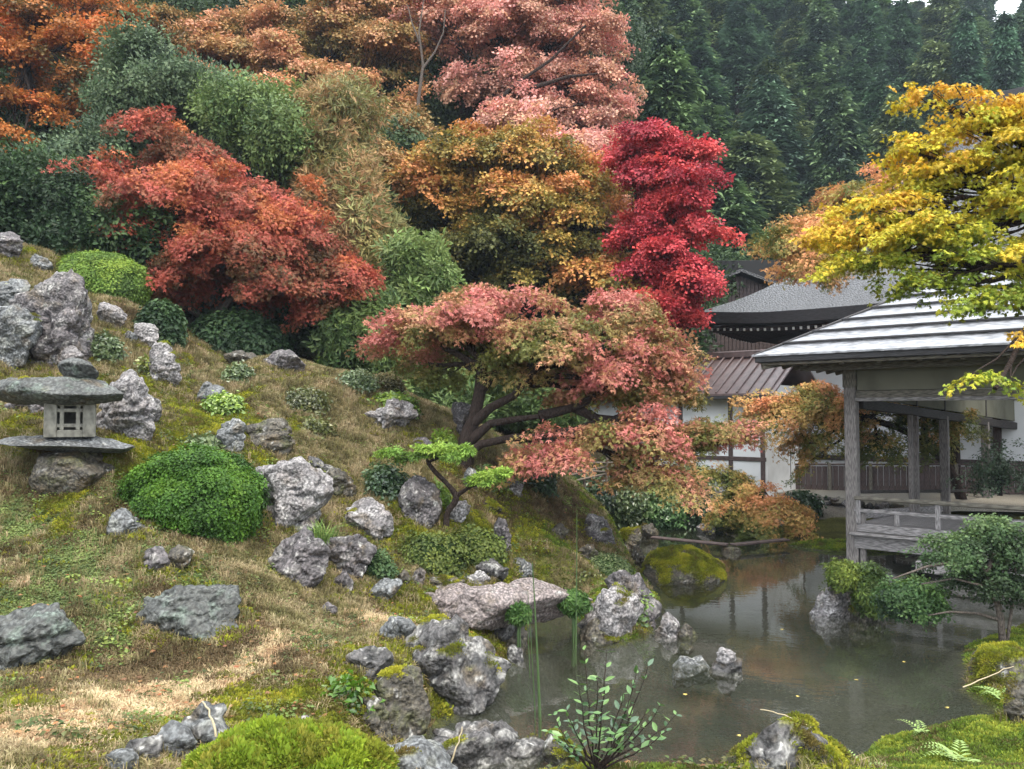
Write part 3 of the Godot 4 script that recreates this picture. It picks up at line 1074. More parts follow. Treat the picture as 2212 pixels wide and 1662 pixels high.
	rock(1750, 1236, 1862, 1342, 1, 0.1, "white rock in the pond carrying feathery plants", {"sink": 0.3, "rough": 0.8})
	rock(1836, 1262, 1918, 1350, 3, 0.35, "dark mossy half of the planted rock in the pond", {"sink": 0.3})
	rock(1586, 1545, 1862, 1672, 5, 0.62, "moss-topped dark rock at the near edge of the pond", {"sink": 0.25, "rough": 0.9})
	rock(928, 1556, 1200, 1672, 5, 0.12, "pale craggy rock in the near water, bottom centre", {"sink": 0.3, "rough": 1.3})
	rock(1170, 1585, 1268, 1672, 3, 0.75, "small rock with bright moss joined to the pale craggy rock", {"sink": 0.2})
	rock(765, 1608, 992, 1700, 4, 0.08, "flat smooth grey stone at the bottom edge by the channel", {"flat": 0.3, "rough": 0.6, "sink": 0.2})
	rock(790, 1440, 930, 1622, 3, 0.32, "mossy brown and grey rock on the left bank of the channel", {"sink": 0.25})
	rock(752, 1500, 850, 1600, 3, 0.45, "mossy bank stone with green plants left of the channel rock", {"sink": 0.2})
	rock(388, 1518, 496, 1645, 4, 0.0, "pointed grey stone behind the bright moss mound", {"rough": 1.2})
	rock(332, 1562, 430, 1660, 4, 0.0, "jagged grey stone left of the pointed grey stone")
	rock(270, 1592, 350, 1668, 5, 0.05, "small speckled stone in the row at the bottom left")
	rock(212, 1618, 296, 1690, 4, 0.0, "leftmost grey stone of the row at the bottom edge")
	rock(578, 1553, 674, 1602, 1, 0.0, "pale stone peeping over the bright moss mound")
	rock(692, 1300, 730, 1338, 2, 0.0, "small purple stone lying alone in the dry grass")
	rock(1095, 1395, 1140, 1440, 5, 0.0, "dark stone in the water at the right foot of the great boulder", {"sink": 0.2})
	rock(974, 868, 1022, 956, 2, 0.1, "grey stone standing behind the garden maple's trunk")
	rock(2100, 1395, 2240, 1490, 3, 0.9, "mound of dark green moss on the right shore", {"rough": 0.5, "sink": 0.2, "deep": 1.0})
	rock(2165, 1450, 2270, 1580, 3, 0.7, "mossy brown rock at the right edge of the photo", {"rough": 0.7})
	rock(1690, 1548, 1760, 1590, 3, 0.95, "small moss hump on the right end of the moss-topped rock", {"d": 7.3, "rough": 0.4})
	rock(1040, 1330, 1140, 1400, 5, 0.1, "dark ledge stone between the great boulder and the slab bridge", {"sink": 0.2})
	rock(740, 1395, 850, 1470, 5, 0.3, "mossy dark ledge stone left of the great boulder above the channel")
	rock(1000, 1235, 1060, 1275, 1, 0.05, "pale stone behind the pinkish flat rock")
	rock(925, 1245, 1005, 1285, 3, 0.35, "mossy brown stone behind the left end of the slab bridge")
	# the bridge slab lies from the pinkish rock to the right-hand rocks
	var a := P(1000, 1300, 9.9)
	var b := P(1250, 1292, 10.75)
	var mid := (a + b) / 2.0
	var len := Vector2(b.x - a.x, b.z - a.z).length()
	stone_at("bridge_slab", "thick pinkish stone slab bridging the inlet between two rocks", Vector3(mid.x, 0.20, mid.z), Vector3(len + 0.3, 0.62, 0.9), -atan2(b.z - a.z, b.x - a.x), 6, 0.0, 6001, 0.55, 0.3, 0.0, "stone bridge", "")


func make_lantern() -> void:
	var base := hit(150, 1068)
	var d := depth_of(base) + 0.3
	var px := d / F
	var mid := P(150, 1000, d)
	var t := thing("stone_lantern", "old grey stone lantern with a wide rough roof slab on the left slope", "stone lantern", Vector3(mid.x, base.y, mid.z))
	var gy := func(v: float) -> float: return P(150, v, d).y - base.y
	var r := rock_mesh(Vector3(185 * px, gy.call(972.0) + 0.2, 0.85), 811, 24, 0.7, 3, 0.0, 0.3)
	put("base_stone", r[0], M.rock, t, Transform3D(Basis.IDENTITY, Vector3(0, -0.2, 0)))
	r = rock_mesh(Vector3(274 * px, gy.call(939.0) - gy.call(982.0), 1.15), 815, 26, 0.22, 4, 0.0, 0.35)
	put("platform_stone", r[0], M.rock, t, Transform3D(Basis.IDENTITY, Vector3(-4 * px, gy.call(982.0), 0)))
	# the fire box: four slabs, one of them pierced by nine square holes
	var w := 98 * px
	var y0: float = gy.call(944.0)
	var y1: float = gy.call(862.0)
	var h := y1 - y0
	var box := Node3D.new()
	box.name = "fire_box"
	t.add_child(box)
	box.position = Vector3(1 * px, y0, 0)
	box.rotation.y = deg_to_rad(27)
	var th := 0.06
	var stone := tri_map(std(Color(0.25, 0.24, 0.205), 0.8, 0.3), M.ground.albedo_texture, Vector3(0.5, 0.3, 0.5), M.ground.heightmap_texture, 0.6)
	w = 0.56
	for side in 4:
		var xf := Transform3D(Basis(Vector3.UP, side * PI / 2), Vector3.ZERO) * Transform3D(Basis.IDENTITY, Vector3(0, h / 2, w / 2 - th / 2))
		if side == 0:   # pierced
			for s in [-1, 1]:
				put("jamb", bevel_box(Vector3(0.14, h, th), 0.008), stone, box, xf * Transform3D(Basis.IDENTITY, Vector3(s * (w / 2 - 0.07), 0, 0)))
				put("lintel" if s > 0 else "sill", bevel_box(Vector3(w - 0.28, 0.09, th - 0.004), 0.008), stone, box, xf * Transform3D(Basis.IDENTITY, Vector3(0, s * (h / 2 - 0.045), 0)))
			var ow := w - 0.28
			var oh := h - 0.18
			for k in 2:
				put("window_bar", bevel_box(Vector3(0.045, oh, th - 0.016), 0.004), stone, box, xf * Transform3D(Basis.IDENTITY, Vector3(ow * (k - 0.5) / 1.6, 0, 0)))
				put("window_bar", bevel_box(Vector3(ow, 0.045, th - 0.020), 0.004), stone, box, xf * Transform3D(Basis.IDENTITY, Vector3(0, oh * (k - 0.5) / 1.6, 0)))
		else:
			put("side_slab", bevel_box(Vector3(w - (2 * th + 0.004 if side % 2 == 1 else 0.0), h, th), 0.008), stone, box, xf)
	r = rock_mesh(Vector3(296 * px, gy.call(818.0) - gy.call(884.0), 1.15), 823, 28, 0.34, 0, 0.1, 0.2)
	put("roof_slab", r[0], M.rock, t, Transform3D(Basis.IDENTITY, Vector3(-20 * px, gy.call(878.0), 0)))
	if r[1][0].size(): scatter("roof_moss", LM.moss, M.grass, r[1][0].map(func(q): return Transform3D(q.basis, q.origin + Vector3(-20 * px, gy.call(878.0), 0))), r[1][1], t)
	r = rock_mesh(Vector3(80 * px, gy.call(776.0) - gy.call(832.0), 0.36), 829, 18, 0.25, 0, 0.0, 0.0)
	put("cap_stone", r[0], M.rock, t, Transform3D(Basis(Vector3.FORWARD, 0.12), Vector3(16 * px, gy.call(830.0), 0)))


# ---------------------------------------------------------------- buildings: all stand square to one another, turned 50 degrees from the view
const AV := Vector3(0.764, 0, 0.645)
const BV := Vector3(0.645, 0, -0.764)


func square_frame(at: Vector3) -> Transform3D:   # x runs along the fronts, z towards the pond
	return Transform3D(Basis(AV, Vector3.UP, -BV), at)


func box_at(called: String, parent: Node, mat: Material, c: Vector3, s: Vector3, b := 0.01, basis := Basis.IDENTITY) -> MeshInstance3D:
	return put(called, bevel_box(s, b), mat, parent, Transform3D(basis, c))


func beam(called: String, parent: Node, mat: Material, a: Vector3, b: Vector3, w: float, h: float) -> MeshInstance3D:   # a straight timber between two points (x along it)
	var x := (b - a).normalized()
	var z := x.cross(Vector3.UP).normalized()
	var y := z.cross(x)
	return put(called, bevel_box(Vector3((b - a).length(), h, w), 0.012), mat, parent, Transform3D(Basis(x, y, z), (a + b) / 2.0))


func roof_courses(t: Node3D, called: String, mat: Material, from_q: float, to_q: float, n: int, y0: float, pitch: float, far: float, side: bool, step: float) -> void:
	var dq := (to_q - from_q) / n
	for k in n:
		var q0 := from_q + dq * k - 0.03
		var q1 := from_q + dq * (k + 1) + 0.05
		var e0 := y0 + (q0 - from_q) * pitch + step
		var e1 := y0 + (q1 - from_q) * pitch - 0.004
		var c: Array
		if side: c = [Vector3(q0, e0, -q0), Vector3(q0, e0, -far), Vector3(q1, e1, -far), Vector3(q1, e1, -q1)]
		else: c = [Vector3(q0, e0, -q0), Vector3(q1, e1, -q1), Vector3(far, e1, -q1), Vector3(far, e0, -q0)]
		put(called, prism(c, Vector3(0, -0.035, 0)), mat, t)
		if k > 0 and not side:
			beam("course_shadow_strip", t, M.eave, Vector3(q0 + 0.02, e0 + 0.0, -q0 + 0.012), Vector3(far, e0 + 0.0, -q0 + 0.012), 0.03, 0.045)  # added dark strip: its colour stands in for shade at the course's lower edge


func make_pavilion() -> void:
	var corner := P(1843, 1100, 15.7)
	corner.y = 0.0
	var t := thing("pavilion", "weathered open timber pavilion standing in the pond under a silvery board roof", "pavilion", corner)
	t.basis = square_frame(Vector3.ZERO).basis
	var inv := t.transform.affine_inverse()
	var Y := func(v: float) -> float: return P(1843, v, 15.7).y
	# posts
	for q in [[0.0, 0.0, 4.02, -0.5], [3.9, 0.0, 4.02, -0.5], [7.8, 0.0, 4.02, -0.5]]:
		box_at("post", t, M.wood_post_y, Vector3(q[0], (q[2] + q[3]) / 2, -q[1]), Vector3(0.23, q[2] - q[3], 0.23), 0.02)
	box_at("post_cap", t, M.wood_tan_y, Vector3(0.0, 3.78, 0.0), Vector3(0.262, 0.5, 0.262), 0.015)
	box_at("side_strut", t, M.wood_post_y, Vector3(0.19, 0.3, 0.02), Vector3(0.1, 1.5, 0.1))
	# the wall plate, plaster frieze and eaves beam of the front
	box_at("wall_plate", t, M.wood_tan_x, Vector3(4.6, (Y.call(866.0) + Y.call(845.0)) / 2, 0.05), Vector3(8.95, Y.call(845.0) - Y.call(866.0), 0.16))
	box_at("plate_edge", t, M.wood_grey_x, Vector3(4.6, Y.call(864.0), 0.16), Vector3(8.95, 0.07, 0.06))
	box_at("plaster_frieze", t, M.plaster_grey, Vector3(4.6, (4.02 + Y.call(844.0)) / 2, 0.0), Vector3(8.95, 4.02 - Y.call(844.0), 0.1), 0.004)
	box_at("eaves_beam", t, M.wood_tan_x, Vector3(3.2, 3.93, 0.55), Vector3(8.0, 0.13, 0.13))
	# the deck
	box_at("deck_board", t, M.wood_grey_x, Vector3(4.55, (Y.call(1128.0) + Y.call(1146.0)) / 2, 0.08), Vector3(8.9, 0.16, 0.07))
	box_at("deck_ledge", t, M.wood_grey_x, Vector3(4.5, 0.655, 0.17), Vector3(9.0, 0.045, 0.22))
	box_at("deck_beam", t, M.wood_grey_x, Vector3(4.5, 0.49, 0.06), Vector3(8.9, 0.26, 0.14))
	for k in 9:
		box_at("floor_plank", t, M.wood_grey_x, Vector3(4.5, 0.79, -0.13 - 0.34 * k), Vector3(8.9, 0.04, 0.33), 0.006)
	box_at("floor_joist", t, M.wood_dark_x, Vector3(4.5, 0.45, -2.6), Vector3(8.9, 0.25, 0.16))
	for q in [[0.0, -2.6], [3.9, -2.6]]: box_at("floor_post", t, M.wood_dark_y, Vector3(q[0], 0.0, q[1]), Vector3(0.18, 0.9, 0.18))
	box_at("low_beam", t, M.wood_grey_x, Vector3(5.0, 0.10, 0.30), Vector3(7.6, 0.2, 0.12), 0.012, Basis(Vector3.FORWARD, 0.02))
	# the railing
	box_at("top_rail", t, M.wood_tan_x, Vector3(4.5, 1.345, 0.10), Vector3(8.9, 0.085, 0.10), 0.03)
	box_at("middle_rail", t, M.wood_grey_x, Vector3(4.5, 1.10, 0.10), Vector3(8.9, 0.07, 0.07), 0.014)
	for k in 12:
		var s := 0.13 + 0.705 * k
		if k % 2 == 0: box_at("rail_post", t, M.wood_grey_y, Vector3(s, 1.08, 0.10), Vector3(0.085, 0.46, 0.075))
		else: box_at("rail_post", t, M.wood_grey_y, Vector3(s, 0.96, 0.10), Vector3(0.085, 0.22, 0.06))
	# the gallery that runs away to the right and steps gently down
	var a := P(1856, 872, 16.1)
	var b := P(2262, 931, 25.5)
	beam("gallery_beam", t, M.wood_dark_x, inv * a, inv * b, 0.18, 0.2)
	for part in [["gallery_rail", 1063.0, 1058.0, 0.07, 0.07], ["gallery_sill", 1112.0, 1083.0, 0.14, 0.16]]:
		beam(part[0], t, M.wood_dark_x if part[0] == "gallery_rail" else M.wood_grey_x, inv * P(1862, part[1], 16.3), inv * P(2262, part[2], 25.5), part[3], part[4])
	beam("gallery_plaster", t, M.plaster_grey, inv * (a + Vector3(0, 0.5, 0)), inv * (b + Vector3(0, 0.5, 0)), 0.06, 0.72)
	for u in [1966.0, 1978.0, 2039.0, 2128.0, 2196.0]:
		var lo := 0.0
		var hi := 1.0
		for k in 30:
			var mid := (lo + hi) / 2
			var p: Vector3 = cam_b.transposed() * (a.lerp(b, mid) - eye)
			if 1106.0 + p.x / -p.z * F < u: lo = mid
			else: hi = mid
		var top := a.lerp(b, lo)
		var wd := 0.10 if u < 1980.0 else 0.19
		var foot := top - Vector3(0, 2.55 - 0.2 * lo, 0)
		put("gallery_post", bevel_box(Vector3(wd, top.y - foot.y, wd), 0.012), M.wood_post_y, t, Transform3D(Basis.IDENTITY, inv * ((top + foot) / 2.0)))
		if u != 1966.0: put("gallery_strut", bevel_box(Vector3(0.09, 0.75, 0.09), 0.01), M.wood_dark_y, t, Transform3D(Basis.IDENTITY, inv * (top + Vector3(0, 0.5, 0.0) - BV * 0.0)))
	# ceiling, rafters, eaves
	for k in 14:
		box_at("ceiling_board", t, M.wood_dark_x, Vector3(5.0, 4.06 + 0.001 * (k % 2), -0.35 - 0.42 * k), Vector3(9.6, 0.03, 0.40), 0.004)
	for k in 14:
		var s := -0.46 + 0.67 * k
		beam("rafter", t, M.wood_tan_x, Vector3(s, 3.98, 1.28), Vector3(s, 4.36, -0.1), 0.085, 0.11)
	for k in 12:
		var z := 0.3 - 0.67 * k
		beam("rafter", t, M.wood_tan_x, Vector3(-1.28, 3.98, z), Vector3(0.1, 4.36, z), 0.085, 0.11)
	var sof := Vector3(0, 0, 0)
	put("soffit", prism([Vector3(-1.34, 4.06, 1.34), Vector3(0.1, 4.46, -0.1), Vector3(9, 4.46, -0.1), Vector3(9, 4.06, 1.34)], Vector3(0, -0.02, 0)), M.wood_tan_x, t)
	put("soffit", prism([Vector3(-1.34, 4.06, 1.34), Vector3(-1.34, 4.06, -9), Vector3(0.1, 4.46, -9), Vector3(0.1, 4.46, -0.1)], Vector3(0, -0.02, 0)), M.wood_tan_z, t)
	beam("hip_rafter", t, M.wood_tan_x, Vector3(-1.3, 3.95, 1.3), Vector3(0.05, 4.3, -0.05), 0.12, 0.14)
	box_at("eave_edge", t, M.eave, Vector3(3.8, 4.085, 1.385), Vector3(10.4, 0.13, 0.07))
	box_at("eave_edge", t, M.eave, Vector3(-1.385, 4.085, -3.8), Vector3(0.07, 0.13, 10.3))
	box_at("eave_lath", t, M.wood_tan_x, Vector3(3.8, 3.99, 1.30), Vector3(10.2, 0.06, 0.08))
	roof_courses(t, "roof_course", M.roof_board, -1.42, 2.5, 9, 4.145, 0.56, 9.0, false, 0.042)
	roof_courses(t, "end_roof_course", M.roof_board, -1.42, 2.5, 9, 4.145, 0.56, 9.0, true, 0.042)
	beam("hip_cap", t, M.eave, Vector3(-1.42, 4.16, 1.42), Vector3(2.5, 6.37, -2.5), 0.09, 0.05)
	box_at("ridge", t, M.eave, Vector3(5.8, 6.42, -2.5), Vector3(6.6, 0.24, 0.3))


func make_hall() -> void:
	var tip := P(1493, 690, 27.0)
	var y0 := tip.y
	tip.y = 0
	var t := thing("temple_hall", "large white-walled temple hall under a dark curving bark roof", "temple hall", tip)
	t.basis = square_frame(Vector3.ZERO).basis
	var rise := func(q: float) -> float: return 0.40 * q + 0.082 * q * q
	var lift := func(q: float, s: float) -> float: return 0.22 * exp(-pow((s - q) / 1.9, 2)) * exp(-q * 0.5)
	for side in 2:
		var v := PackedVector3Array()
		var idx := PackedInt32Array()
		var ni := 40
		var nj := 20
		for j in nj + 1:
			var q := 7.4 * pow(float(j) / nj, 1.2)
			for i in ni + 1:
				var s := q + (22.0 - q) * pow(float(i) / ni, 1.6)
				var y: float = y0 + rise.call(q) + lift.call(q, s) + 0.02 * nf.get_noise_2d(s * 2.0, q * 3.0)
				v.append(Vector3(s, y, -q) if side == 0 else Vector3(q, y, -s))
		for j in nj:
			for i in ni:
				var a := j * (ni + 1) + i
				var b := a + ni + 1
				if side == 0: idx.append_array(PackedInt32Array([a, b, a + 1, a + 1, b, b + 1]))
				else: idx.append_array(PackedInt32Array([a, a + 1, b, a + 1, b + 1, b]))
		put("bark_roof", mesh_from(v, idx, grid_normals(v, idx)), M.bark_roof, t)
		var e := SurfaceTool.new()
		e.begin(Mesh.PRIMITIVE_TRIANGLES)
		e.set_smooth_group(-1)
		for i in 30:
			var q := []
			for k in [[i, 0], [i + 1, 0]]:
				var s: float = 22.0 * pow(k[0] / 30.0, 1.6)
				var y: float = y0 + lift.call(0.0, s)
				for w in [[0.0, 0.0], [0.03, -0.36], [0.55, -0.42]]:
					q.append(Vector3(s + w[0], y + w[1], -w[0]) if side == 0 else Vector3(w[0], y + w[1], -s - w[0]))
			quad(e, q[0], q[3], q[4], q[1], side == 1)
			quad(e, q[1], q[4], q[5], q[2], side == 1)
		e.generate_normals()
		put("eave_edge", e.commit(), M.eave, t)
		# two rows of rafters with whitened ends
		for k in (44 if side == 0 else 16):
			var s := 0.55 + 0.235 * k
			var y: float = y0 - 0.52 + 0.8 * lift.call(0.0, s)
			var a := Vector3(s, y, -0.42)
			var b := Vector3(s, y + 0.34, -2.6)
			if side == 1:
				a = Vector3(0.42, y, -s); b = Vector3(2.6, y + 0.34, -s)
			var r := beam("rafter", t, M.wood_brown_x, a, b, 0.085, 0.10)
			put("white_end", bevel_box(Vector3(0.02, 0.09, 0.075), 0.004), M.white_paint, r, Transform3D(Basis.IDENTITY, Vector3(-(b - a).length() / 2 - 0.008, 0, 0)))
	put("soffit", prism([Vector3(0.5, y0 - 0.42, -0.5), Vector3(2.7, y0 - 0.02, -2.7), Vector3(20, y0 - 0.02, -2.7), Vector3(20, y0 - 0.42, -0.5)], Vector3(0, -0.02, 0)), M.wood_brown_x, t)
	put("soffit", prism([Vector3(0.5, y0 - 0.42, -0.5), Vector3(0.5, y0 - 0.42, -20), Vector3(2.7, y0 - 0.02, -20), Vector3(2.7, y0 - 0.02, -2.7)], Vector3(0, -0.02, 0)), M.wood_brown_x, t)
	# bracket beam, walls and posts
	box_at("bracket_beam", t, M.wood_brown_x, Vector3(11.0, y0 - 0.85, -2.2), Vector3(17.6, 0.3, 0.3))
	box_at("bracket_beam", t, M.wood_brown_z, Vector3(2.2, y0 - 0.85, -11.2), Vector3(0.3, 0.3, 17.4))
	box_at("plaster_wall", t, M.plaster, Vector3(11.2, 2.9, -2.72), Vector3(17.0, 4.7, 0.12), 0.005)
	box_at("plaster_wall", t, M.plaster, Vector3(2.72, 2.9, -11.2), Vector3(0.12, 4.7, 16.8), 0.005)
	for k in 8:
		box_at("post", t, M.wood_brown_y, Vector3(2.72 + 1.95 * k, 2.9, -2.68), Vector3(0.22, 4.9, 0.22), 0.02)
		if k < 7:
			box_at("tie_beam", t, M.wood_brown_x, Vector3(2.72 + 1.95 * k + 0.975, 1.55, -2.65), Vector3(1.72, 0.16, 0.10))
			box_at("tie_beam", t, M.wood_brown_x, Vector3(2.72 + 1.95 * k + 0.975, 3.5, -2.65), Vector3(1.72, 0.18, 0.10))
	for k in range(1, 5): box_at("post", t, M.wood_brown_y, Vector3(2.68, 2.9, -2.72 - 1.95 * k), Vector3(0.22, 4.9, 0.22), 0.02)
	# the barge boards of the gable above the hip
	var pts := []
	for k in 9:
		var q := 2.9 + 0.5 * k
		pts.append(Vector3(q, y0 + rise.call(q) + 0.16, -q))
	for k in 8: beam("barge_board", t, M.eave, pts[k], pts[k + 1] + (pts[k + 1] - pts[k]) * 0.04, 0.30, 0.34)
	box_at("ridge", t, M.eave, Vector3(14.5, y0 + rise.call(7.4) + 0.2, -7.4), Vector3(15.0, 0.6, 0.7))


func make_far_buildings() -> void:
	# a boarded storehouse whose gable looks over the hall's roof
	var at := P(1597, 640, 34.0)
	var g := 5.6
	var t := thing("wooden_storehouse", "small dark boarded storehouse gable behind the temple roof", "storehouse", Vector3(at.x, 0, at.z))
	t.rotation.y = deg_to_rad(-4)
	var apex := P(1597, 590, 34.0).y
	var half := 1.95
	var slope := 0.40
	var n := 24
	for k in n:
		var x := -half + (k + 0.5) * 2.0 * half / n
		var top := apex - 0.12 - absf(x) * slope
		rng.seed = 900 + k
		box_at("plank", t, M.wood_brown_y, Vector3(x, (top + g) / 2, rr(-0.008, 0.008)), Vector3(2.0 * half / n - 0.018, top - g, 0.03), 0.005)
	box_at("back_wall", t, M.black, Vector3(0, g + 2.1, -0.3), Vector3(half * 1.9, 4.0, 0.05))
	for s in [-1, 1]:
		var a := Vector3(0, apex, 0.0)
		var b := Vector3(s * (half + 0.55), apex - (half + 0.55) * slope, 0)
		put("roof_slope", prism([a + Vector3(0, 0.1, 0.5), b + Vector3(0, 0.1, 0.5), b + Vector3(0, 0.1, -4.0), a + Vector3(0, 0.1, -4.0)] if s < 0 else [b + Vector3(0, 0.1, 0.5), a + Vector3(0, 0.1, 0.5), a + Vector3(0, 0.1, -4.0), b + Vector3(0, 0.1, -4.0)], Vector3(0, -0.13, 0)), M.bark_roof, t)
	# the long building with a ribbed brown roof
	at = P(1620, 764, 24.0)
	var y1 := at.y
	var t2 := thing("white_building", "low white-walled building with a ribbed brown metal roof behind the orange maple", "building", Vector3(at.x, 0, at.z))
	t2.basis = square_frame(Vector3.ZERO).basis
	var yl := y1 - 0.08
	var e := 3.58
	var l0 := -8.0
	var l1 := 1.55
	put("roof", prism([Vector3(l0, e, 2.05), Vector3(l0, yl, 0), Vector3(l1, yl, 0), Vector3(l1, e, 2.05)], Vector3(0, -0.06, 0)), M.copper, t2)
	put("rear_roof", prism([Vector3(l0, yl, -0.0), Vector3(l0, e, -2.05), Vector3(l1, e, -2.05), Vector3(l1, yl, -0.0)], Vector3(0, -0.06, 0)), M.copper, t2)
	for k in 31:
		var x := l0 + 0.1 + k * 0.31
		beam("roof_seam", t2, M.copper, Vector3(x, e + 0.025, 2.04), Vector3(x, yl + 0.025, 0.06), 0.05, 0.06)
	box_at("ridge", t2, M.copper, Vector3((l0 + l1) / 2, y1 - 0.02, 0), Vector3(l1 - l0 + 0.1, 0.22, 0.34), 0.03)
	box_at("eave_edge", t2, M.eave, Vector3((l0 + l1) / 2, e - 0.09, 2.0), Vector3(l1 - l0, 0.13, 0.08))
	box_at("plaster_wall", t2, M.plaster, Vector3((l0 + l1) / 2 - 0.2, 2.0, 1.35), Vector3(l1 - l0 - 0.6, 3.1, 0.12), 0.005)
	box_at("end_wall", t2, M.plaster, Vector3(l1 - 0.55, 2.2, 0.0), Vector3(0.12, 3.3, 2.6), 0.005)
	for x in [-7.0, -5.2, -3.4, -1.6, 0.0, 0.96]: box_at("post", t2, M.wood_brown_y, Vector3(x, 2.05, 1.40), Vector3(0.13, 3.1, 0.09))
	box_at("sill_beam", t2, M.wood_brown_x, Vector3((l0 + l1) / 2 - 0.2, 1.72, 1.415), Vector3(l1 - l0 - 0.6, 0.12, 0.07))
	var w := Node3D.new()
	w.name = "window"
	t2.add_child(w)
	w.position = Vector3(-0.78, 2.22, 1.42)
	box_at("recess", w, M.black, Vector3(0, 0, 0.0), Vector3(0.78, 0.5, 0.03), 0.003)
	for k in 8: box_at("bar", w, M.wood_dark_y, Vector3(-0.35 + 0.1 * k, 0, 0.035), Vector3(0.028, 0.5, 0.028), 0.004)
	for s in [-1, 1]: box_at("frame", w, M.wood_brown_x, Vector3(0, s * 0.27, 0.03), Vector3(0.86, 0.05, 0.06), 0.006)


func make_fence() -> void:
	var a := P(1706, 1060, 23.8)
	var b := P(2260, 1066, 21.9)
	var n := 44
	var t := thing("board_fence", "low brown board fence along the gravel path behind the pavilion", "fence", a)
	var dir := (b - a)
	var x := Vector3(dir.x, 0, dir.z).normalized()
	var bs := Basis(x, Vector3.UP, x.cross(Vector3.UP))
	var step := dir / n
	rng.seed = 42
	for k in n:
		var h := rr(0.74, 0.78)
		put("plank", bevel_box(Vector3(step.length() - 0.012, 0.76, 0.03), 0.006), M.wood_brown_y, t, Transform3D(bs, step * (k + 0.5) + Vector3(0, h / 2 - 0.02, 0) + bs.z * rr(-0.006, 0.006)))
	beam("cap_rail", t, M.wood_brown_x, Vector3(0, 0.79, 0), dir + Vector3(0, 0.79, 0), 0.12, 0.05)
	for k in 7: put("post", bevel_box(Vector3(0.09, 0.86, 0.09), 0.01), M.wood_tan_y, t, Transform3D(bs, dir * (k / 6.0) + Vector3(0, 0.4, 0) + bs.z * 0.07))
	var gp := P(1678, 1056, 23.6)
	var gt := thing("garden_gate", "small dark slatted garden gate with a crossbar at the left end of the fence", "gate", gp)
	gt.basis = bs
	for s in [-1, 1]: box_at("post", gt, M.wood_dark_y, Vector3(s * 0.36, 0.55, 0), Vector3(0.1, 1.1, 0.1))
	box_at("crossbar", gt, M.wood_dark_x, Vector3(0, 1.07, 0), Vector3(1.05, 0.07, 0.13))
	box_at("rail", gt, M.wood_dark_x, Vector3(0, 0.82, 0.02), Vector3(0.62, 0.05, 0.05))
	for k in 7: box_at("slat", gt, M.wood_dark_y, Vector3(-0.27 + 0.09 * k, 0.42, 0), Vector3(0.05, 0.8, 0.03), 0.005)
	# the path in front of it and the stone wall that carries it
	var q := [P(1630, 1053, 24.6), P(1640, 1063, 23.0), P(2010, 1093, 19.6), P(2300, 1093, 19.2), P(2300, 1066, 22.7)]
	for k in q.size(): q[k].y = 0.74
	q.reverse()
	var pth := put("gravel_path", prism(q, Vector3(0, -0.14, 0)), tri_map(std(Color(0.42, 0.39, 0.33), 0.85), M.ground.albedo_texture, Vector3.ONE * 1.5, M.ground.heightmap_texture, 1.0))
	tag(pth, "pale gravel path with a stone edge behind the pond", "path", "", "structure")
	var wl := thing("stone_wall", "low wall of rough grey and brown stones under the gravel path", "stone wall", Vector3.ZERO)
	rng.seed = 91
	for row in 3:
		var k := 0
		var f := 0.0
		while f < 1.0:
			var p := P(1690, 1070, 22.6).lerp(P(2010, 1098, 19.7), f)
			var sz := rr(0.22, 0.42)
			var r := rock_mesh(Vector3(sz * 1.15, rr(0.22, 0.3), 0.35), 7000 + row * 50 + k, 9, 0.8, [3, 1, 2, 5][(k * 3 + row) % 4], 0.0)
			put("stone", r[0], M.rock, wl, Transform3D(Basis(Vector3.UP, -0.4), Vector3(p.x, 0.50 - row * 0.2, p.z) + Vector3(0, 0, 0.06 * row)))
			f += sz / 4.6
			k += 1


# ---------------------------------------------------------------- trees
var n_sprays := 0


func merge(meshes: Array) -> ArrayMesh:
	var st := SurfaceTool.new()
	for m in meshes: st.append_from(m, 0, Transform3D.IDENTITY)
	return st.commit()


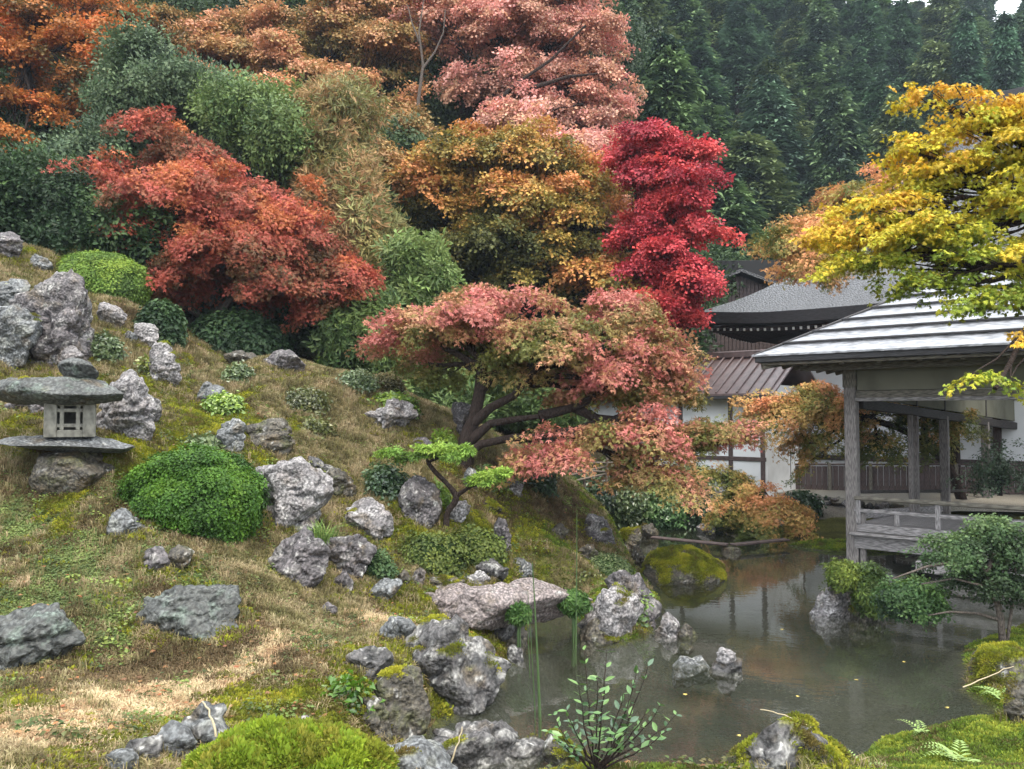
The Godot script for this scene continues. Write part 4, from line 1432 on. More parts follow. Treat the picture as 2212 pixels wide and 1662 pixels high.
# blobs: [u, v, depth, half width, half height (both in sheet units), half depth in metres, pads, shift of the palette]
func tree(called: String, label: String, category: String, group: String, base: Vector3, trunk: Array, blobs: Array, o: Dictionary) -> Node3D:
	rng.seed = hash(label)
	var t := thing(called, label, category, base, group)
	var r0: float = o.get("r", 0.12)
	var local := []
	for p in trunk: local.append(p - base)
	if local.size() == 0: local = [Vector3(0, -0.3, 0), Vector3(rr(-0.2, 0.2), 1.2, rr(-0.2, 0.2))]
	var bark: Material = o.get("bark", M.bark)
	if local.size() > 2:   # smooth the given bends
		var cv := Curve3D.new()
		for k in local.size():
			var tg: Vector3 = (local[mini(k + 1, local.size() - 1)] - local[maxi(k - 1, 0)]) * 0.17
			cv.add_point(local[k], -tg, tg)
		local = Array(cv.tessellate(4, 4.0))
	put("trunk", tube(local, taper(local.size(), r0, r0 * 0.62), 10, 0.22), bark, t)
	var fork: Vector3 = local[-1]
	var xf := []
	var co := []
	var twigs := []
	var flat: float = o.get("flat", 0.75)
	var pr0: float = o.get("pad", 0.6)
	var per: int = o.get("sprays", 60)
	var pal: Array = o.pal
	var freq: float = o.get("freq", 0.55)
	var gap: float = o.get("gap", -0.20)
	var sz: float = o.get("size", 1.0)
	var off := rr(0, 50)
	var hole: float = o.get("hole", 1.9)
	var vary: float = o.get("vary", 0.5)
	for b in blobs:
		var d: float = b[2]
		var c: Vector3 = P(b[0], b[1], d) - base
		var R := Vector3(b[3] / F * d, b[4] / F * d, b[5])
		var from := fork
		if o.has("forks"):
			for f in o.forks:
				if (f - base).distance_to(c) < from.distance_to(c): from = f - base
		else:
			from = local[rng.randi_range(int(local.size() * 0.6), local.size() - 1)]
		var dist := from.distance_to(c)
		var limb := bezier(from, from.lerp(c, 0.4) + Vector3(0, dist * rr(-0.05, 0.22), 0), c - Vector3(0, R.y * 0.3, 0), 7, dist * 0.025)
		if o.get("limbs", true): put("limb", tube(limb, taper(limb.size(), r0 * 0.5, r0 * 0.16), 7, 0.15), bark, t)
		for k in int(b[6] * float(o.get("more", 1.45))):
			var dir := Vector3(rr(-1, 1), rr(-0.75, 1), rr(-1, 1))
			while dir.length() > 1.0 or dir.length() < 0.1: dir = Vector3(rr(-1, 1), rr(-0.75, 1), rr(-1, 1))
			dir = dir.normalized()
			var pc := c + dir * R * rr(0.3, 1.0 + 0.22 * rng.randf())
			var lay: float = o.get("layer", 0.0)
			if lay > 0.0: pc.y = roundf((pc.y + 0.12 * lay * sin(pc.x * 2.0 + pc.z)) / lay) * lay + rr(-0.13, 0.13) * lay
			var nn := Vector3.UP.lerp(dir, o.get("lean", 0.4)).normalized()
			var pr := pr0 * exp(rr(-0.62, 0.3))
			var pj: float = rr(-0.16, 0.16) + (b[7] if b.size() > 7 else 0.0)
			var ang := rr(0, TAU) if lay <= 0.0 else -atan2(pc.z - fork.z, pc.x - fork.x) + rr(-0.5, 0.5)
			var bas := Basis(Quaternion(Vector3.UP, nn)) * Basis(Vector3.UP, ang)
			var ex := rr(0.65, 1.5) if lay <= 0.0 else rr(1.0, 1.75)
			if o.get("twigs", true):
				var s: Vector3 = limb[rng.randi_range(3, limb.size() - 1)]
				var tw := bezier(s, s.lerp(pc, 0.5) - Vector3(0, s.distance_to(pc) * 0.12, 0), pc, 4, s.distance_to(pc) * 0.03)
				twigs.append(tube(tw, taper(5, r0 * 0.13, r0 * 0.035), 4))
			for q in int(per * clampf(pow(pr / pr0, 1.8), 0.25, 1.6)):
				var a := rr(0, TAU)
				var rad := sqrt(rng.randf())
				var lp: Vector3
				if flat > 0.3: lp = Vector3(cos(a) * rad * ex, -0.28 * rad * rad + rr(-0.11, 0.11) / flat * 0.75, sin(a) * rad / ex) * pr
				else: lp = Vector3(rr(-1, 1), rr(-0.8, 1), rr(-1, 1)).normalized() * pr * pow(rng.randf(), 0.4)
				var p := pc + bas * lp
				if nz.get_noise_3d(p.x * hole + off, p.y * hole * 1.6, p.z * hole) + 0.5 * nz.get_noise_3d(p.x * hole * 2.7 + off, p.y * hole * 3.5, p.z * hole * 2.7) < gap: continue
				var up := (nn + Vector3(rr(-0.9, 0.9), rr(-0.3, 0.3), rr(-0.9, 0.9)) * (1.0 if flat > 0.3 else 1.6)).normalized()
				var out: Vector3 = (bas * lp)
				var sb := Basis(Quaternion(Vector3.UP, (up + out.normalized() * 0.25).normalized())) * Basis(Vector3.UP, rr(0, TAU))
				var sc := sz * rr(0.75, 1.3)
				xf.append(Transform3D(sb.scaled(Vector3(sc, sc, sc)), p))
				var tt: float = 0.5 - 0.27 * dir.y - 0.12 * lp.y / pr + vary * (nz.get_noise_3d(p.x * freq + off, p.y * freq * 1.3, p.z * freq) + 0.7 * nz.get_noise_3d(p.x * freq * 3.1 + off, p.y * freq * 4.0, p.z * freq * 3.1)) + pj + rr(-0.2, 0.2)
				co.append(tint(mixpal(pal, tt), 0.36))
	n_sprays += xf.size()
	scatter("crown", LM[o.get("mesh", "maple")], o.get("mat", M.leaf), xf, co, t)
	if twigs.size():
		var tw := put("twigs", merge(twigs), bark, t)
		tw.set_meta("kind", "stuff")
	return t


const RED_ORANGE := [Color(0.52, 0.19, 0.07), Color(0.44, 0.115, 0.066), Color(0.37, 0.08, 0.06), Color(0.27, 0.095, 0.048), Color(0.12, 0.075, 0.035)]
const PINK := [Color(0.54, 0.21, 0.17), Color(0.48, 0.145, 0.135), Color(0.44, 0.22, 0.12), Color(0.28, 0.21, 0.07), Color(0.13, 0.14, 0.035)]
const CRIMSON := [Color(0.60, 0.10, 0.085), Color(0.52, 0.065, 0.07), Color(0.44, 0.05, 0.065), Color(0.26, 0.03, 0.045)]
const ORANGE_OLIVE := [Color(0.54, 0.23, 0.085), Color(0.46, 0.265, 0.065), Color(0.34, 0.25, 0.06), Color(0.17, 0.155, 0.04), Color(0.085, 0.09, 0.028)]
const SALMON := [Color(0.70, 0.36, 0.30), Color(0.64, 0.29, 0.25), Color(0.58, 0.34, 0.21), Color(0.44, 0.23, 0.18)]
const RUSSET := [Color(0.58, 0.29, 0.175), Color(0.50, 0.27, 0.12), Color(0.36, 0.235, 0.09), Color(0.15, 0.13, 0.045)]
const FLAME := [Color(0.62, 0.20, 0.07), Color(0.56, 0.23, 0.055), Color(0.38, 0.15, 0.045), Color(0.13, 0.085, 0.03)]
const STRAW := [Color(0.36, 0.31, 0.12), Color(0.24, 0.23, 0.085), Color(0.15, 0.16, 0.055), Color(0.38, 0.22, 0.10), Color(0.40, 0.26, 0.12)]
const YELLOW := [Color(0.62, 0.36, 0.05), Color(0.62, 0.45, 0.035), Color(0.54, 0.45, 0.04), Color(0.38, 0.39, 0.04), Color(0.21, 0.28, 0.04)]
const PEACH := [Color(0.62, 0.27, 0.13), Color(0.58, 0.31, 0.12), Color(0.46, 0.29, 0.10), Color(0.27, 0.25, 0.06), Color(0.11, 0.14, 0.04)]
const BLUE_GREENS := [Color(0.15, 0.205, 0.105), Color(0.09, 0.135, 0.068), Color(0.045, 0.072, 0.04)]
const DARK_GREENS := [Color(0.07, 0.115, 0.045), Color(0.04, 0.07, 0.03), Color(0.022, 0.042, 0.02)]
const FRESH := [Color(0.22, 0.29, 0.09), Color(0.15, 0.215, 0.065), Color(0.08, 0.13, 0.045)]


func foot(u: float, v: float, d: float) -> Vector3:
	var p := P(u, v, d)
	p.y = H(p.x, p.z) - 0.1
	return p


func make_maples() -> void:
	# the garden maple in the middle
	var b := hit(1000, 1002)
	var d := depth_of(b)
	tree("maple_tree", "spreading pink and olive garden maple with a dark leaning trunk beside the pond", "maple tree", "maples of the garden", b - Vector3(0, 0.1, 0),
		[b - Vector3(0, 0.15, 0), P(1008, 950, d), P(1025, 900, d), P(1036, 850, d), P(1044, 795, d)],
		[[985, 700, d, 145, 60, 1.2, 15], [1060, 655, d + 0.6, 120, 42, 1.0, 9, 0.05], [1170, 725, d - 0.5, 115, 60, 1.0, 13, -0.06], [885, 705, d, 52, 42, 0.6, 5], [1330, 690, d + 0.5, 120, 55, 1.1, 12, 0.1], [1400, 780, d, 100, 75, 1.0, 13, 0.1],
		[1285, 830, d + 0.3, 80, 45, 0.9, 6, 0.33], [1430, 855, d + 0.2, 75, 40, 0.9, 5, 0.2], [1200, 965, d - 1.0, 75, 38, 0.7, 8, 0.02], [1375, 940, d - 0.7, 120, 42, 1.0, 11, -0.04], [1530, 930, d - 0.3, 95, 30, 0.9, 8, 0.0], [1590, 942, d - 0.4, 50, 22, 0.7, 4, 0.05], [1405, 1003, d - 1.0, 85, 28, 0.7, 6, 0.1],
		[930, 780, d + 0.6, 60, 45, 0.7, 5, 0.35], [1120, 790, d + 0.3, 80, 40, 0.7, 6, 0.3], [1330, 800, d - 0.4, 70, 45, 0.7, 6, -0.02]],
		{"r": 0.17, "pal": PINK, "pad": 0.44, "sprays": 58, "size": 0.9, "layer": 0.36, "more": 1.5, "lean": 0.3, "forks": [P(1044, 795, d), P(1040, 850, d), P(1135, 825, d - 0.1), P(1185, 945, d - 0.5), P(1120, 905, d - 0.2)]})
	var t: Node3D = get_node("maple_tree")
	for q in [[[1022, 915], [1060, 880], [1110, 855], [1135, 825], [1165, 790]], [[1012, 955], [1060, 915], [1120, 905], [1165, 900]], [[1005, 985], [1040, 960], [1110, 945], [1185, 945], [1230, 950]], [[1040, 840], [1075, 800], [1085, 770]], [[1165, 900], [1240, 880], [1300, 850], [1340, 815]], [[1240, 880], [1290, 905], [1360, 910], [1440, 890]]]:
		var pts := []
		var k := 0.0
		for p in q:
			pts.append(P(p[0], p[1], d - 0.05 - k * 0.1) - t.position)
			k += 1.0
		put("limb", tube(pts, taper(pts.size(), 0.10, 0.045), 8, 0.2), M.bark, t)
	# the broad red maple on the left
	b = hit(455, 700)
	d = 19.0
	b = foot(455, 690, d)
	tree("maple_tree", "broad umbrella-shaped rust red maple on the slope behind the lantern", "maple tree", "maples of the garden", b,
		[b - Vector3(0, 0.2, 0), P(470, 660, d), P(440, 620, d), P(470, 580, d - 0.2), P(460, 530, d)],
		[[400, 330, d + 1.0, 95, 75, 1.4, 11, 0.1], [250, 400, d, 130, 60, 1.4, 13, -0.12], [420, 420, d - 0.6, 150, 70, 1.6, 18, -0.1], [560, 440, d, 140, 70, 1.5, 16, 0.02], [500, 540, d - 1.0, 155, 65, 1.5, 18, 0.05], [660, 530, d - 0.4, 105, 75, 1.3, 14, 0.14], [420, 600, d - 1.2, 60, 40, 0.8, 6, 0.06], [735, 590, d - 0.6, 50, 50, 0.9, 6, 0.2], [330, 500, d - 0.7, 60, 35, 0.9, 6, 0.0], [590, 600, d - 1.2, 90, 40, 0.9, 8, 0.1], [700, 650, d - 0.8, 60, 30, 0.8, 6, 0.05], [520, 470, d - 0.8, 170, 60, 1.4, 14, 0.0], [340, 440, d - 0.4, 110, 50, 1.2, 9, -0.1]],
		{"r": 0.20, "pal": RED_ORANGE, "pad": 0.46, "sprays": 62, "layer": 0.3, "more": 2.1, "size": 0.98, "gap": -0.18, "bark": M.bark_pale})
	t = get_node("maple_tree_001")
	for q in [[[430, 680], [395, 655], [375, 620], [395, 590], [420, 570]], [[480, 670], [510, 630], [515, 590], [560, 560]], [[500, 640], [560, 650], [640, 620], [700, 590], [760, 600]], [[450, 660], [470, 610], [500, 570]]]:
		var pts := []
		for p in q: pts.append(P(p[0], p[1], d - 0.4) - t.position)
		put("limb", tube(pts, taper(pts.size(), 0.09, 0.04), 8, 0.25), M.bark_pale, t)
	# crimson
	b = foot(1440, 690, 24.5)
	tree("maple_tree", "vivid crimson maple beside the temple roofs", "maple tree", "maples of the hillside", b, [],
		[[1395, 300, 24.5, 70, 34, 1.2, 7], [1470, 345, 24.3, 60, 34, 1.0, 7], [1420, 390, 24.0, 95, 34, 1.3, 10], [1375, 350, 24.6, 50, 50, 0.9, 6], [1460, 440, 24.0, 75, 30, 1.3, 9], [1400, 480, 24.0, 70, 34, 1.2, 8], [1475, 510, 23.8, 60, 30, 1.1, 7], [1430, 555, 23.6, 95, 32, 1.3, 10], [1470, 600, 23.5, 65, 28, 1.1, 7], [1420, 640, 23.4, 85, 30, 1.2, 9], [1450, 690, 23.2, 70, 25, 1.0, 6]],
		{"r": 0.16, "pal": CRIMSON, "pad": 0.55, "sprays": 54, "layer": 0.52, "more": 1.8, "lean": 0.25, "mesh": "maple_far", "size": 0.85, "gap": -0.18})
	# orange and olive, behind the garden maple
	b = foot(1090, 660, 26.5)
	tree("maple_tree", "large orange maple with olive green underside behind the garden maple", "maple tree", "maples of the hillside", b, [],
		[[1000, 330, 26.5, 105, 60, 1.8, 13, -0.12], [1130, 330, 26.5, 110, 60, 1.8, 12, -0.08], [950, 430, 26, 90, 60, 1.6, 12, -0.04], [1090, 430, 25.6, 130, 55, 1.8, 16, -0.08], [1240, 450, 26, 95, 60, 1.6, 13, -0.14], [1040, 520, 25.6, 120, 60, 1.7, 14, 0.42], [1210, 560, 25.4, 120, 55, 1.6, 13, 0.0], [1290, 610, 25, 70, 40, 1.3, 7, -0.15], [1130, 610, 26, 110, 45, 1.5, 9, 0.5], [990, 590, 26, 60, 45, 1.3, 6, 0.5], [1270, 380, 27, 70, 70, 1.4, 8, -0.1]],
		{"r": 0.20, "pal": ORANGE_OLIVE, "pad": 0.60, "sprays": 54, "layer": 0.5, "more": 2.0, "lean": 0.3, "mesh": "maple_far", "gap": -0.18})
	# salmon pink at the top
	b = foot(1010, 330, 35.0)
	tree("maple_tree", "tall salmon pink maple reaching the top edge of the photo", "maple tree", "maples of the hillside", b,
		[b, P(1000, 260, 35), P(1060, 190, 35), P(1130, 130, 35)],
		[[960, 40, 35, 90, 60, 2.0, 11], [1080, 60, 34.6, 130, 70, 2.2, 17], [1210, 60, 34.6, 100, 75, 2.0, 16], [1100, 160, 34.3, 120, 55, 2.0, 13], [1240, 160, 34, 90, 50, 1.8, 12, 0.12], [1190, 240, 33.5, 120, 50, 1.9, 14, 0.2], [1290, 260, 33, 70, 50, 1.5, 8, 0.15], [1150, 330, 32.5, 70, 45, 1.6, 7, 0.3], [1310, 330, 32, 50, 60, 1.4, 7, 0.0], [1230, 330, 29, 70, 45, 1.3, 8, 0.1], [1120, 260, 30, 70, 35, 1.3, 7, 0.15], [1300, 460, 27, 50, 50, 1.1, 7, 0.15], [1080, -50, 35, 160, 50, 2.2, 13], [1240, -30, 35, 70, 50, 2.0, 7], [1290, 420, 29, 55, 60, 1.2, 7, 0.1]],
		{"r": 0.22, "pal": SALMON, "pad": 0.80, "sprays": 54, "layer": 0.6, "more": 2.0, "lean": 0.3, "mesh": "maple_far", "size": 1.05, "gap": -0.20})
	t = get_node("maple_tree_004")
	for q in [[[1020, 285], [1060, 235], [1110, 185], [1190, 130], [1265, 55]], [[1110, 185], [1150, 190], [1230, 165], [1290, 160]], [[1060, 235], [1150, 245], [1260, 225]]]:
		var pts := []
		for p in q: pts.append(P(p[0], p[1], 32.0) - t.position)
		put("limb", tube(pts, taper(pts.size(), 0.13, 0.04), 7, 0.2), M.bark, t)
	var bt := P(905, 225, 32.5)
	bt.y = H(bt.x, bt.z)
	var bare := thing("bare_tree", "thin pale leafless tree trunk standing left of the salmon pink maple", "tree", bt)
	for q in [[[900, 330], [904, 215], [914, 140], [905, 70], [918, -20]], [[912, 150], [940, 112], [958, 70], [962, 20]], [[906, 90], [890, 50], [880, 10]]]:
		var pts := []
		for p in q: pts.append(P(p[0], p[1], 32.5) - bt)
		put("trunk" if q[0][0] == 900 else "limb", tube(pts, taper(pts.size(), 0.10 if q[0][0] == 900 else 0.05, 0.02), 7, 0.2), M.bark_pale, bare)
	# russet
	b = foot(640, 300, 35.0)
	tree("maple_tree", "russet brown and orange maple left of the salmon pink one", "maple tree", "maples of the hillside", b, [],
		[[480, 110, 34.5, 90, 60, 2.0, 13], [600, 150, 34, 90, 55, 2.0, 13, -0.05], [720, 190, 33.5, 100, 55, 2.0, 14, 0.1], [560, 60, 35.5, 120, 40, 2.0, 11, 0.1], [720, 60, 35.5, 100, 60, 2.0, 13, 0.15], [840, 120, 35, 80, 70, 2.0, 12, 0.2], [850, 240, 33, 90, 50, 1.8, 11, 0.25], [880, 310, 31, 90, 50, 1.7, 11, 0.35], [800, 20, 36, 110, 50, 2.0, 10, -0.1], [640, 230, 33, 90, 30, 1.5, 7, 0.2], [430, 190, 33.5, 60, 30, 1.4, 5, -0.1], [470, 250, 31, 70, 34, 1.3, 9, 0.0], [560, 205, 30, 70, 30, 1.3, 8, 0.0], [660, 230, 29, 70, 40, 1.4, 9, 0.0], [420, 240, 29, 55, 30, 1.2, 6, 0.0], [790, 330, 27.5, 55, 50, 1.3, 8, 0.05], [250, 110, 33, 60, 25, 1.5, 5, -0.1], [700, 280, 30, 60, 40, 1.4, 7, 0.1], [860, 400, 28, 45, 50, 1.2, 6, 0.0], [350, 60, 35, 70, 30, 1.6, 6, 0.05]],
		{"r": 0.22, "pal": RUSSET, "pad": 0.75, "sprays": 54, "layer": 0.6, "more": 2.1, "lean": 0.3, "mesh": "maple_far", "size": 1.05, "gap": -0.20})
	# layered flame orange, top left
	b = foot(90, 360, 28.5)
	tree("maple_tree", "thin layered flame orange maple in the top left corner", "maple tree", "maples of the hillside", b,
		[b, P(95, 270, 28.5), P(60, 150, 28.5), P(90, 40, 28.5)],
		[[60, 40, 28, 90, 22, 1.6, 8], [160, 75, 28, 70, 22, 1.4, 7, -0.1], [240, 85, 27.6, 60, 22, 1.3, 6], [40, 110, 28, 80, 22, 1.5, 7], [140, 150, 28, 80, 22, 1.4, 6, 0.1], [30, 190, 27.5, 50, 18, 1.3, 5], [60, 235, 27.5, 60, 16, 1.2, 4, 0.05], [160, 210, 28, 60, 16, 1.2, 4, 0.2], [25, 300, 27, 50, 16, 1.2, 4], [40, 345, 26.5, 50, 18, 1.2, 4, 0.1], [180, 10, 28.5, 110, 22, 1.6, 8, 0.05], [270, 40, 28.5, 60, 25, 1.4, 5, 0.2], [-30, 60, 28, 50, 70, 1.5, 6]],
		{"r": 0.16, "pal": FLAME, "pad": 0.7, "sprays": 46, "layer": 0.8, "more": 1.2, "mesh": "maple_far", "size": 1.0, "lean": 0.15, "gap": -0.18})
	# the yellow maple reaching in from the right
	b = foot(2420, 1200, 9.6)
	tree("maple_tree", "bright yellow big-leaved maple reaching in over the roofs from the right edge", "maple tree", "maples of the garden", b,
		[b, P(2440, 900, 9.7), P(2415, 720, 9.9), P(2395, 600, 10.0), P(2385, 470, 10.1)],
		[[2100, 260, 10.2, 90, 35, 0.6, 9, -0.2], [2180, 310, 10.0, 80, 60, 0.8, 12, -0.12], [2060, 380, 10.3, 120, 45, 0.8, 13, 0.0], [1990, 330, 10.3, 50, 22, 0.4, 4, -0.2], [2180, 440, 9.8, 90, 55, 0.8, 13, 0.14], [1930, 470, 10.2, 110, 40, 0.7, 11, 0.05], [1830, 500, 10.4, 80, 35, 0.6, 7, -0.12], [2060, 500, 9.8, 120, 45, 0.7, 10, 0.14], [1950, 540, 9.8, 110, 25, 0.6, 6, 0.1], [2120, 570, 9.5, 110, 35, 0.7, 7, 0.3], [1840, 560, 10.0, 60, 22, 0.5, 4, 0.0], [2180, 630, 9.3, 70, 30, 0.6, 6, 0.36], [1990, 595, 9.6, 60, 14, 0.4, 3, 0.35], [2020, 215, 10.4, 40, 25, 0.4, 4, -0.26], [2210, 240, 10.2, 40, 30, 0.5, 4, -0.25], [2310, 300, 10.2, 80, 60, 0.9, 10, -0.15], [2420, 380, 10.2, 90, 60, 1.0, 11, 0.0], [2330, 480, 10.0, 90, 60, 0.9, 11, 0.1], [2500, 520, 10.0, 90, 50, 1.0, 10, 0.15], [2400, 620, 9.6, 110, 40, 0.9, 10, 0.3], [2150, 838, 8.6, 75, 8, 0.3, 2, 0.45], [2212, 735, 9, 12, 20, 0.2, 1, -0.2]],
		{"r": 0.15, "pal": YELLOW, "pad": 0.36, "sprays": 62, "layer": 0.26, "more": 1.5, "mesh": "maple_near", "size": 0.52, "vary": 0.22, "hole": 3.0, "gap": 0.0, "lean": 0.25, "forks": [P(2395, 600, 10.0), P(2385, 470, 10.1)]})
	# peach orange ones round the pavilion
	b = foot(2060, 800, 23.0)
	tree("maple_tree", "dull orange maple half hidden behind the yellow one", "maple tree", "maples of the garden", b, [b, P(2050, 640, 22.6), P(1990, 520, 21.8)],
		[[1860, 420, 21, 75, 38, 1.2, 10, -0.05], [1760, 490, 20.5, 85, 35, 1.2, 10, 0.02], [1740, 560, 20, 65, 25, 1.0, 6, 0.0], [1700, 500, 20.5, 45, 25, 0.8, 4, -0.05], [1920, 470, 21, 70, 40, 1.2, 8, 0.1], [1800, 560, 20, 70, 25, 1.0, 6, 0.1]],
		{"r": 0.13, "pal": PEACH, "pad": 0.5, "sprays": 46, "size": 1.05, "layer": 0.35, "more": 1.8, "gap": -0.18})
	b = foot(2085, 1052, 21.0)
	tree("maple_tree", "low spreading peach and green maple behind the pavilion's corner post", "maple tree", "maples of the garden", b,
		[b - Vector3(0, 0.1, 0), P(2055, 1020, 20.8), P(2000, 960, 20.5), P(1940, 925, 20.2), P(1880, 905, 20)],
		[[1700, 880, 19.6, 85, 32, 1.0, 10, -0.08], [1760, 840, 19.8, 65, 30, 0.9, 8, -0.02], [1790, 900, 19.5, 70, 45, 1.0, 11, 0.1], [1650, 900, 19.6, 40, 14, 0.7, 3, 0.0], [1750, 950, 19.4, 50, 25, 0.9, 5, 0.3], [1900, 880, 20, 70, 40, 0.9, 9, 0.32], [1900, 950, 20, 70, 35, 0.9, 7, 0.42], [1990, 890, 20.5, 70, 35, 0.9, 8, 0.45], [2000, 970, 20.5, 60, 30, 0.9, 5, 0.5], [1775, 985, 19.5, 35, 15, 0.7, 2, 0.2], [1620, 870, 20, 30, 16, 0.5, 2, 0.0], [2070, 920, 20.5, 50, 60, 0.8, 6, 0.5]],
		{"r": 0.13, "pal": PEACH, "pad": 0.42, "sprays": 40, "size": 0.95, "gap": -0.14, "layer": 0.32, "more": 1.3, "forks": [P(2000, 960, 20.5), P(1940, 925, 20.2), P(1880, 905, 20)]})
	b = foot(1640, 1075, 20.6)
	tree("low_maple", "low weeping orange maple bush leaning over the far water's edge", "maple bush", "maples of the garden", b, [b, P(1630, 1055, 20.4)],
		[[1600, 1070, 19.8, 70, 32, 0.9, 11, 0.1], [1670, 1100, 19.0, 70, 35, 0.9, 12, 0.0], [1560, 1110, 19.4, 50, 28, 0.8, 8, 0.15], [1720, 1135, 18.6, 40, 18, 0.6, 5, 0.05], [1600, 1040, 20.2, 50, 20, 0.8, 4, 0.25], [1630, 1140, 18.8, 60, 20, 0.7, 6, 0.3], [1530, 1020, 20.4, 40, 20, 0.8, 3, 0.2]],
		{"r": 0.06, "pal": PEACH, "pad": 0.32, "sprays": 40, "size": 0.8, "gap": -0.2, "layer": 0.24})


func make_evergreens() -> void:
	var g := "evergreens of the hillside"
	var e := {"flat": 0.0, "mesh": "broad_far", "pad": 0.75, "sprays": 60, "gap": -0.45, "r": 0.16, "lean": 0.8, "freq": 0.4}
	var b := foot(300, 360, 25.0)
	tree("evergreen_tree", "tall bluish green evergreen behind the red maple's left side", "evergreen tree", g, b, [],
		[[310, 145, 25, 62, 42, 1.3, 10], [285, 215, 24.6, 62, 42, 1.3, 9], [370, 205, 24.8, 48, 42, 1.2, 7], [215, 315, 24, 58, 36, 1.2, 7], [430, 190, 25, 30, 20, 0.8, 3, -0.25], [150, 345, 23.5, 40, 30, 1.0, 4]], e.merged({"pal": BLUE_GREENS}))
	b = foot(570, 400, 24.0)
	tree("evergreen_tree", "fresh green round-topped evergreen behind the top of the red maple", "evergreen tree", g, b, [],
		[[520, 245, 24, 42, 28, 1.0, 5], [590, 262, 23.8, 52, 38, 1.2, 9], [625, 315, 23.6, 40, 36, 1.0, 6]], e.merged({"pal": FRESH}, true))
	b = foot(120, 520, 18.5)
	tree("evergreen_tree", "dark glossy green tree at the left edge above the clipped dome", "evergreen tree", g, b, [],
		[[60, 400, 18.6, 80, 40, 1.2, 11, -0.15], [30, 470, 18, 80, 45, 1.2, 11, 0.1], [140, 450, 18.4, 80, 40, 1.2, 10, 0.25], [230, 500, 18.4, 80, 35, 1.1, 9, 0.2], [150, 520, 17.6, 70, 25, 0.9, 6, 0.15], [310, 540, 18.2, 60, 35, 1.0, 7, 0.3]], e.merged({"pal": [Color(0.085, 0.14, 0.045), Color(0.04, 0.075, 0.03), Color(0.02, 0.04, 0.018)], "mesh": "broad", "size": 1.05, "sprays": 80}, true))
	# the drooping yellow-green thicket
	b = foot(760, 640, 22.5)
	tree("bamboo_clump", "drooping straw yellow and green bamboo between the red and orange maples", "bamboo", "", b, [],
		[[720, 300, 24, 60, 60, 1.1, 9], [770, 400, 23.4, 60, 70, 1.1, 12], [800, 500, 22.8, 55, 60, 1.0, 11, 0.1], [820, 590, 22.2, 55, 50, 1.0, 9, 0.0], [850, 670, 21.6, 40, 50, 0.9, 7, 0.2], [700, 230, 24.6, 70, 40, 1.2, 8, 0.25], [760, 250, 24.6, 60, 40, 1.2, 7, 0.3], [840, 640, 21.6, 30, 60, 0.7, 5, -0.1], [690, 390, 23.6, 40, 60, 0.9, 6, 0.2]],
		{"flat": 0.0, "mesh": "narrow", "pad": 0.6, "sprays": 62, "pal": STRAW, "r": 0.06, "size": 1.6, "gap": -0.4, "lean": 0.8, "twigs": false})
	var bs := [[900, 640, 20.8, [[890, 560, 20.6, 45, 50, 0.8, 9], [900, 640, 20.2, 55, 50, 0.9, 10, 0.2], [935, 620, 20.4, 35, 35, 0.7, 5, 0.1]], "upright bright green cypress right of the yellow bamboo"],
		[800, 760, 19.4, [[790, 690, 19.2, 50, 60, 0.9, 11, 0.35], [820, 770, 18.8, 50, 50, 0.9, 9, 0.2], [760, 740, 19, 50, 60, 0.8, 8, 0.6]], "shady green cypress under the red maple's right side"],
		[975, 900, 19.0, [[960, 830, 18.8, 60, 50, 0.9, 11, 0.2], [985, 890, 18.4, 50, 40, 0.8, 8, 0.3], [920, 870, 18.8, 35, 50, 0.7, 6, 0.3], [1010, 800, 19, 50, 40, 0.8, 6, 0.35]], "dark green cypress behind the garden maple's trunk"],
		[1120, 900, 20.0, [[1110, 870, 19.8, 60, 60, 0.9, 9, 0.35], [1190, 880, 20, 50, 50, 0.9, 7, 0.4]], "shady green bush seen through the garden maple's limbs"]]
	for q in bs:
		b = foot(q[0], q[1], q[2])
		tree("cypress_tree", q[4], "cypress", g, b, [], q[3], {"flat": 0.0, "mesh": "frond", "pad": 0.5, "sprays": 70, "pal": FRESH, "size": 1.7, "r": 0.08, "gap": -0.5, "lean": 0.9, "twigs": false})
	# dark evergreens that fill the slope behind the maples
	rng.seed = 555
	var spots := [[370, 40, 37], [330, 130, 36], [200, 260, 32], [80, 200, 33], [130, 60, 36], [250, 30, 38], [520, 200, 38], [820, 60, 40], [880, 180, 38], [640, 20, 41], [1000, 240, 37], [450, 20, 40], [60, 330, 30], [940, 500, 31], [830, 370, 30], [1060, 560, 30], [1340, 470, 30], [1290, 640, 28], [1350, 700, 27], [1180, 640, 29], [960, 20, 41], [1180, 330, 38], [1290, 90, 40], [700, 330, 31], [560, 330, 30], [420, 300, 30], [0, 60, 34], [0, 260, 31], [750, 480, 27], [1430, 640, 30], [1560, 560, 44], [1500, 620, 36], [690, 690, 22.5], [560, 680, 21.8], [620, 640, 22.5]]
	var own := ["dark evergreen at the top edge between the flame orange and the russet maple", "dark evergreen just above the bluish green evergreen's crown", "dark evergreen behind the left side of the bluish green evergreen", "dark evergreen between the layers of the flame orange maple", "", "", "dark evergreen between the russet maple and the fresh green round-topped one", "dark evergreen between the russet and the salmon pink crowns", "", "", "dark evergreen under the salmon pink maple's bare branches", "", "dark evergreen low at the left edge under the flame orange maple", "dark evergreen left of the orange and olive maple's lower crown", "dark evergreen between the yellow bamboo and the orange maple", "dark evergreen under the orange maple's olive side", "dark evergreen peeping between the orange and the crimson maple"]
	var nth := -1
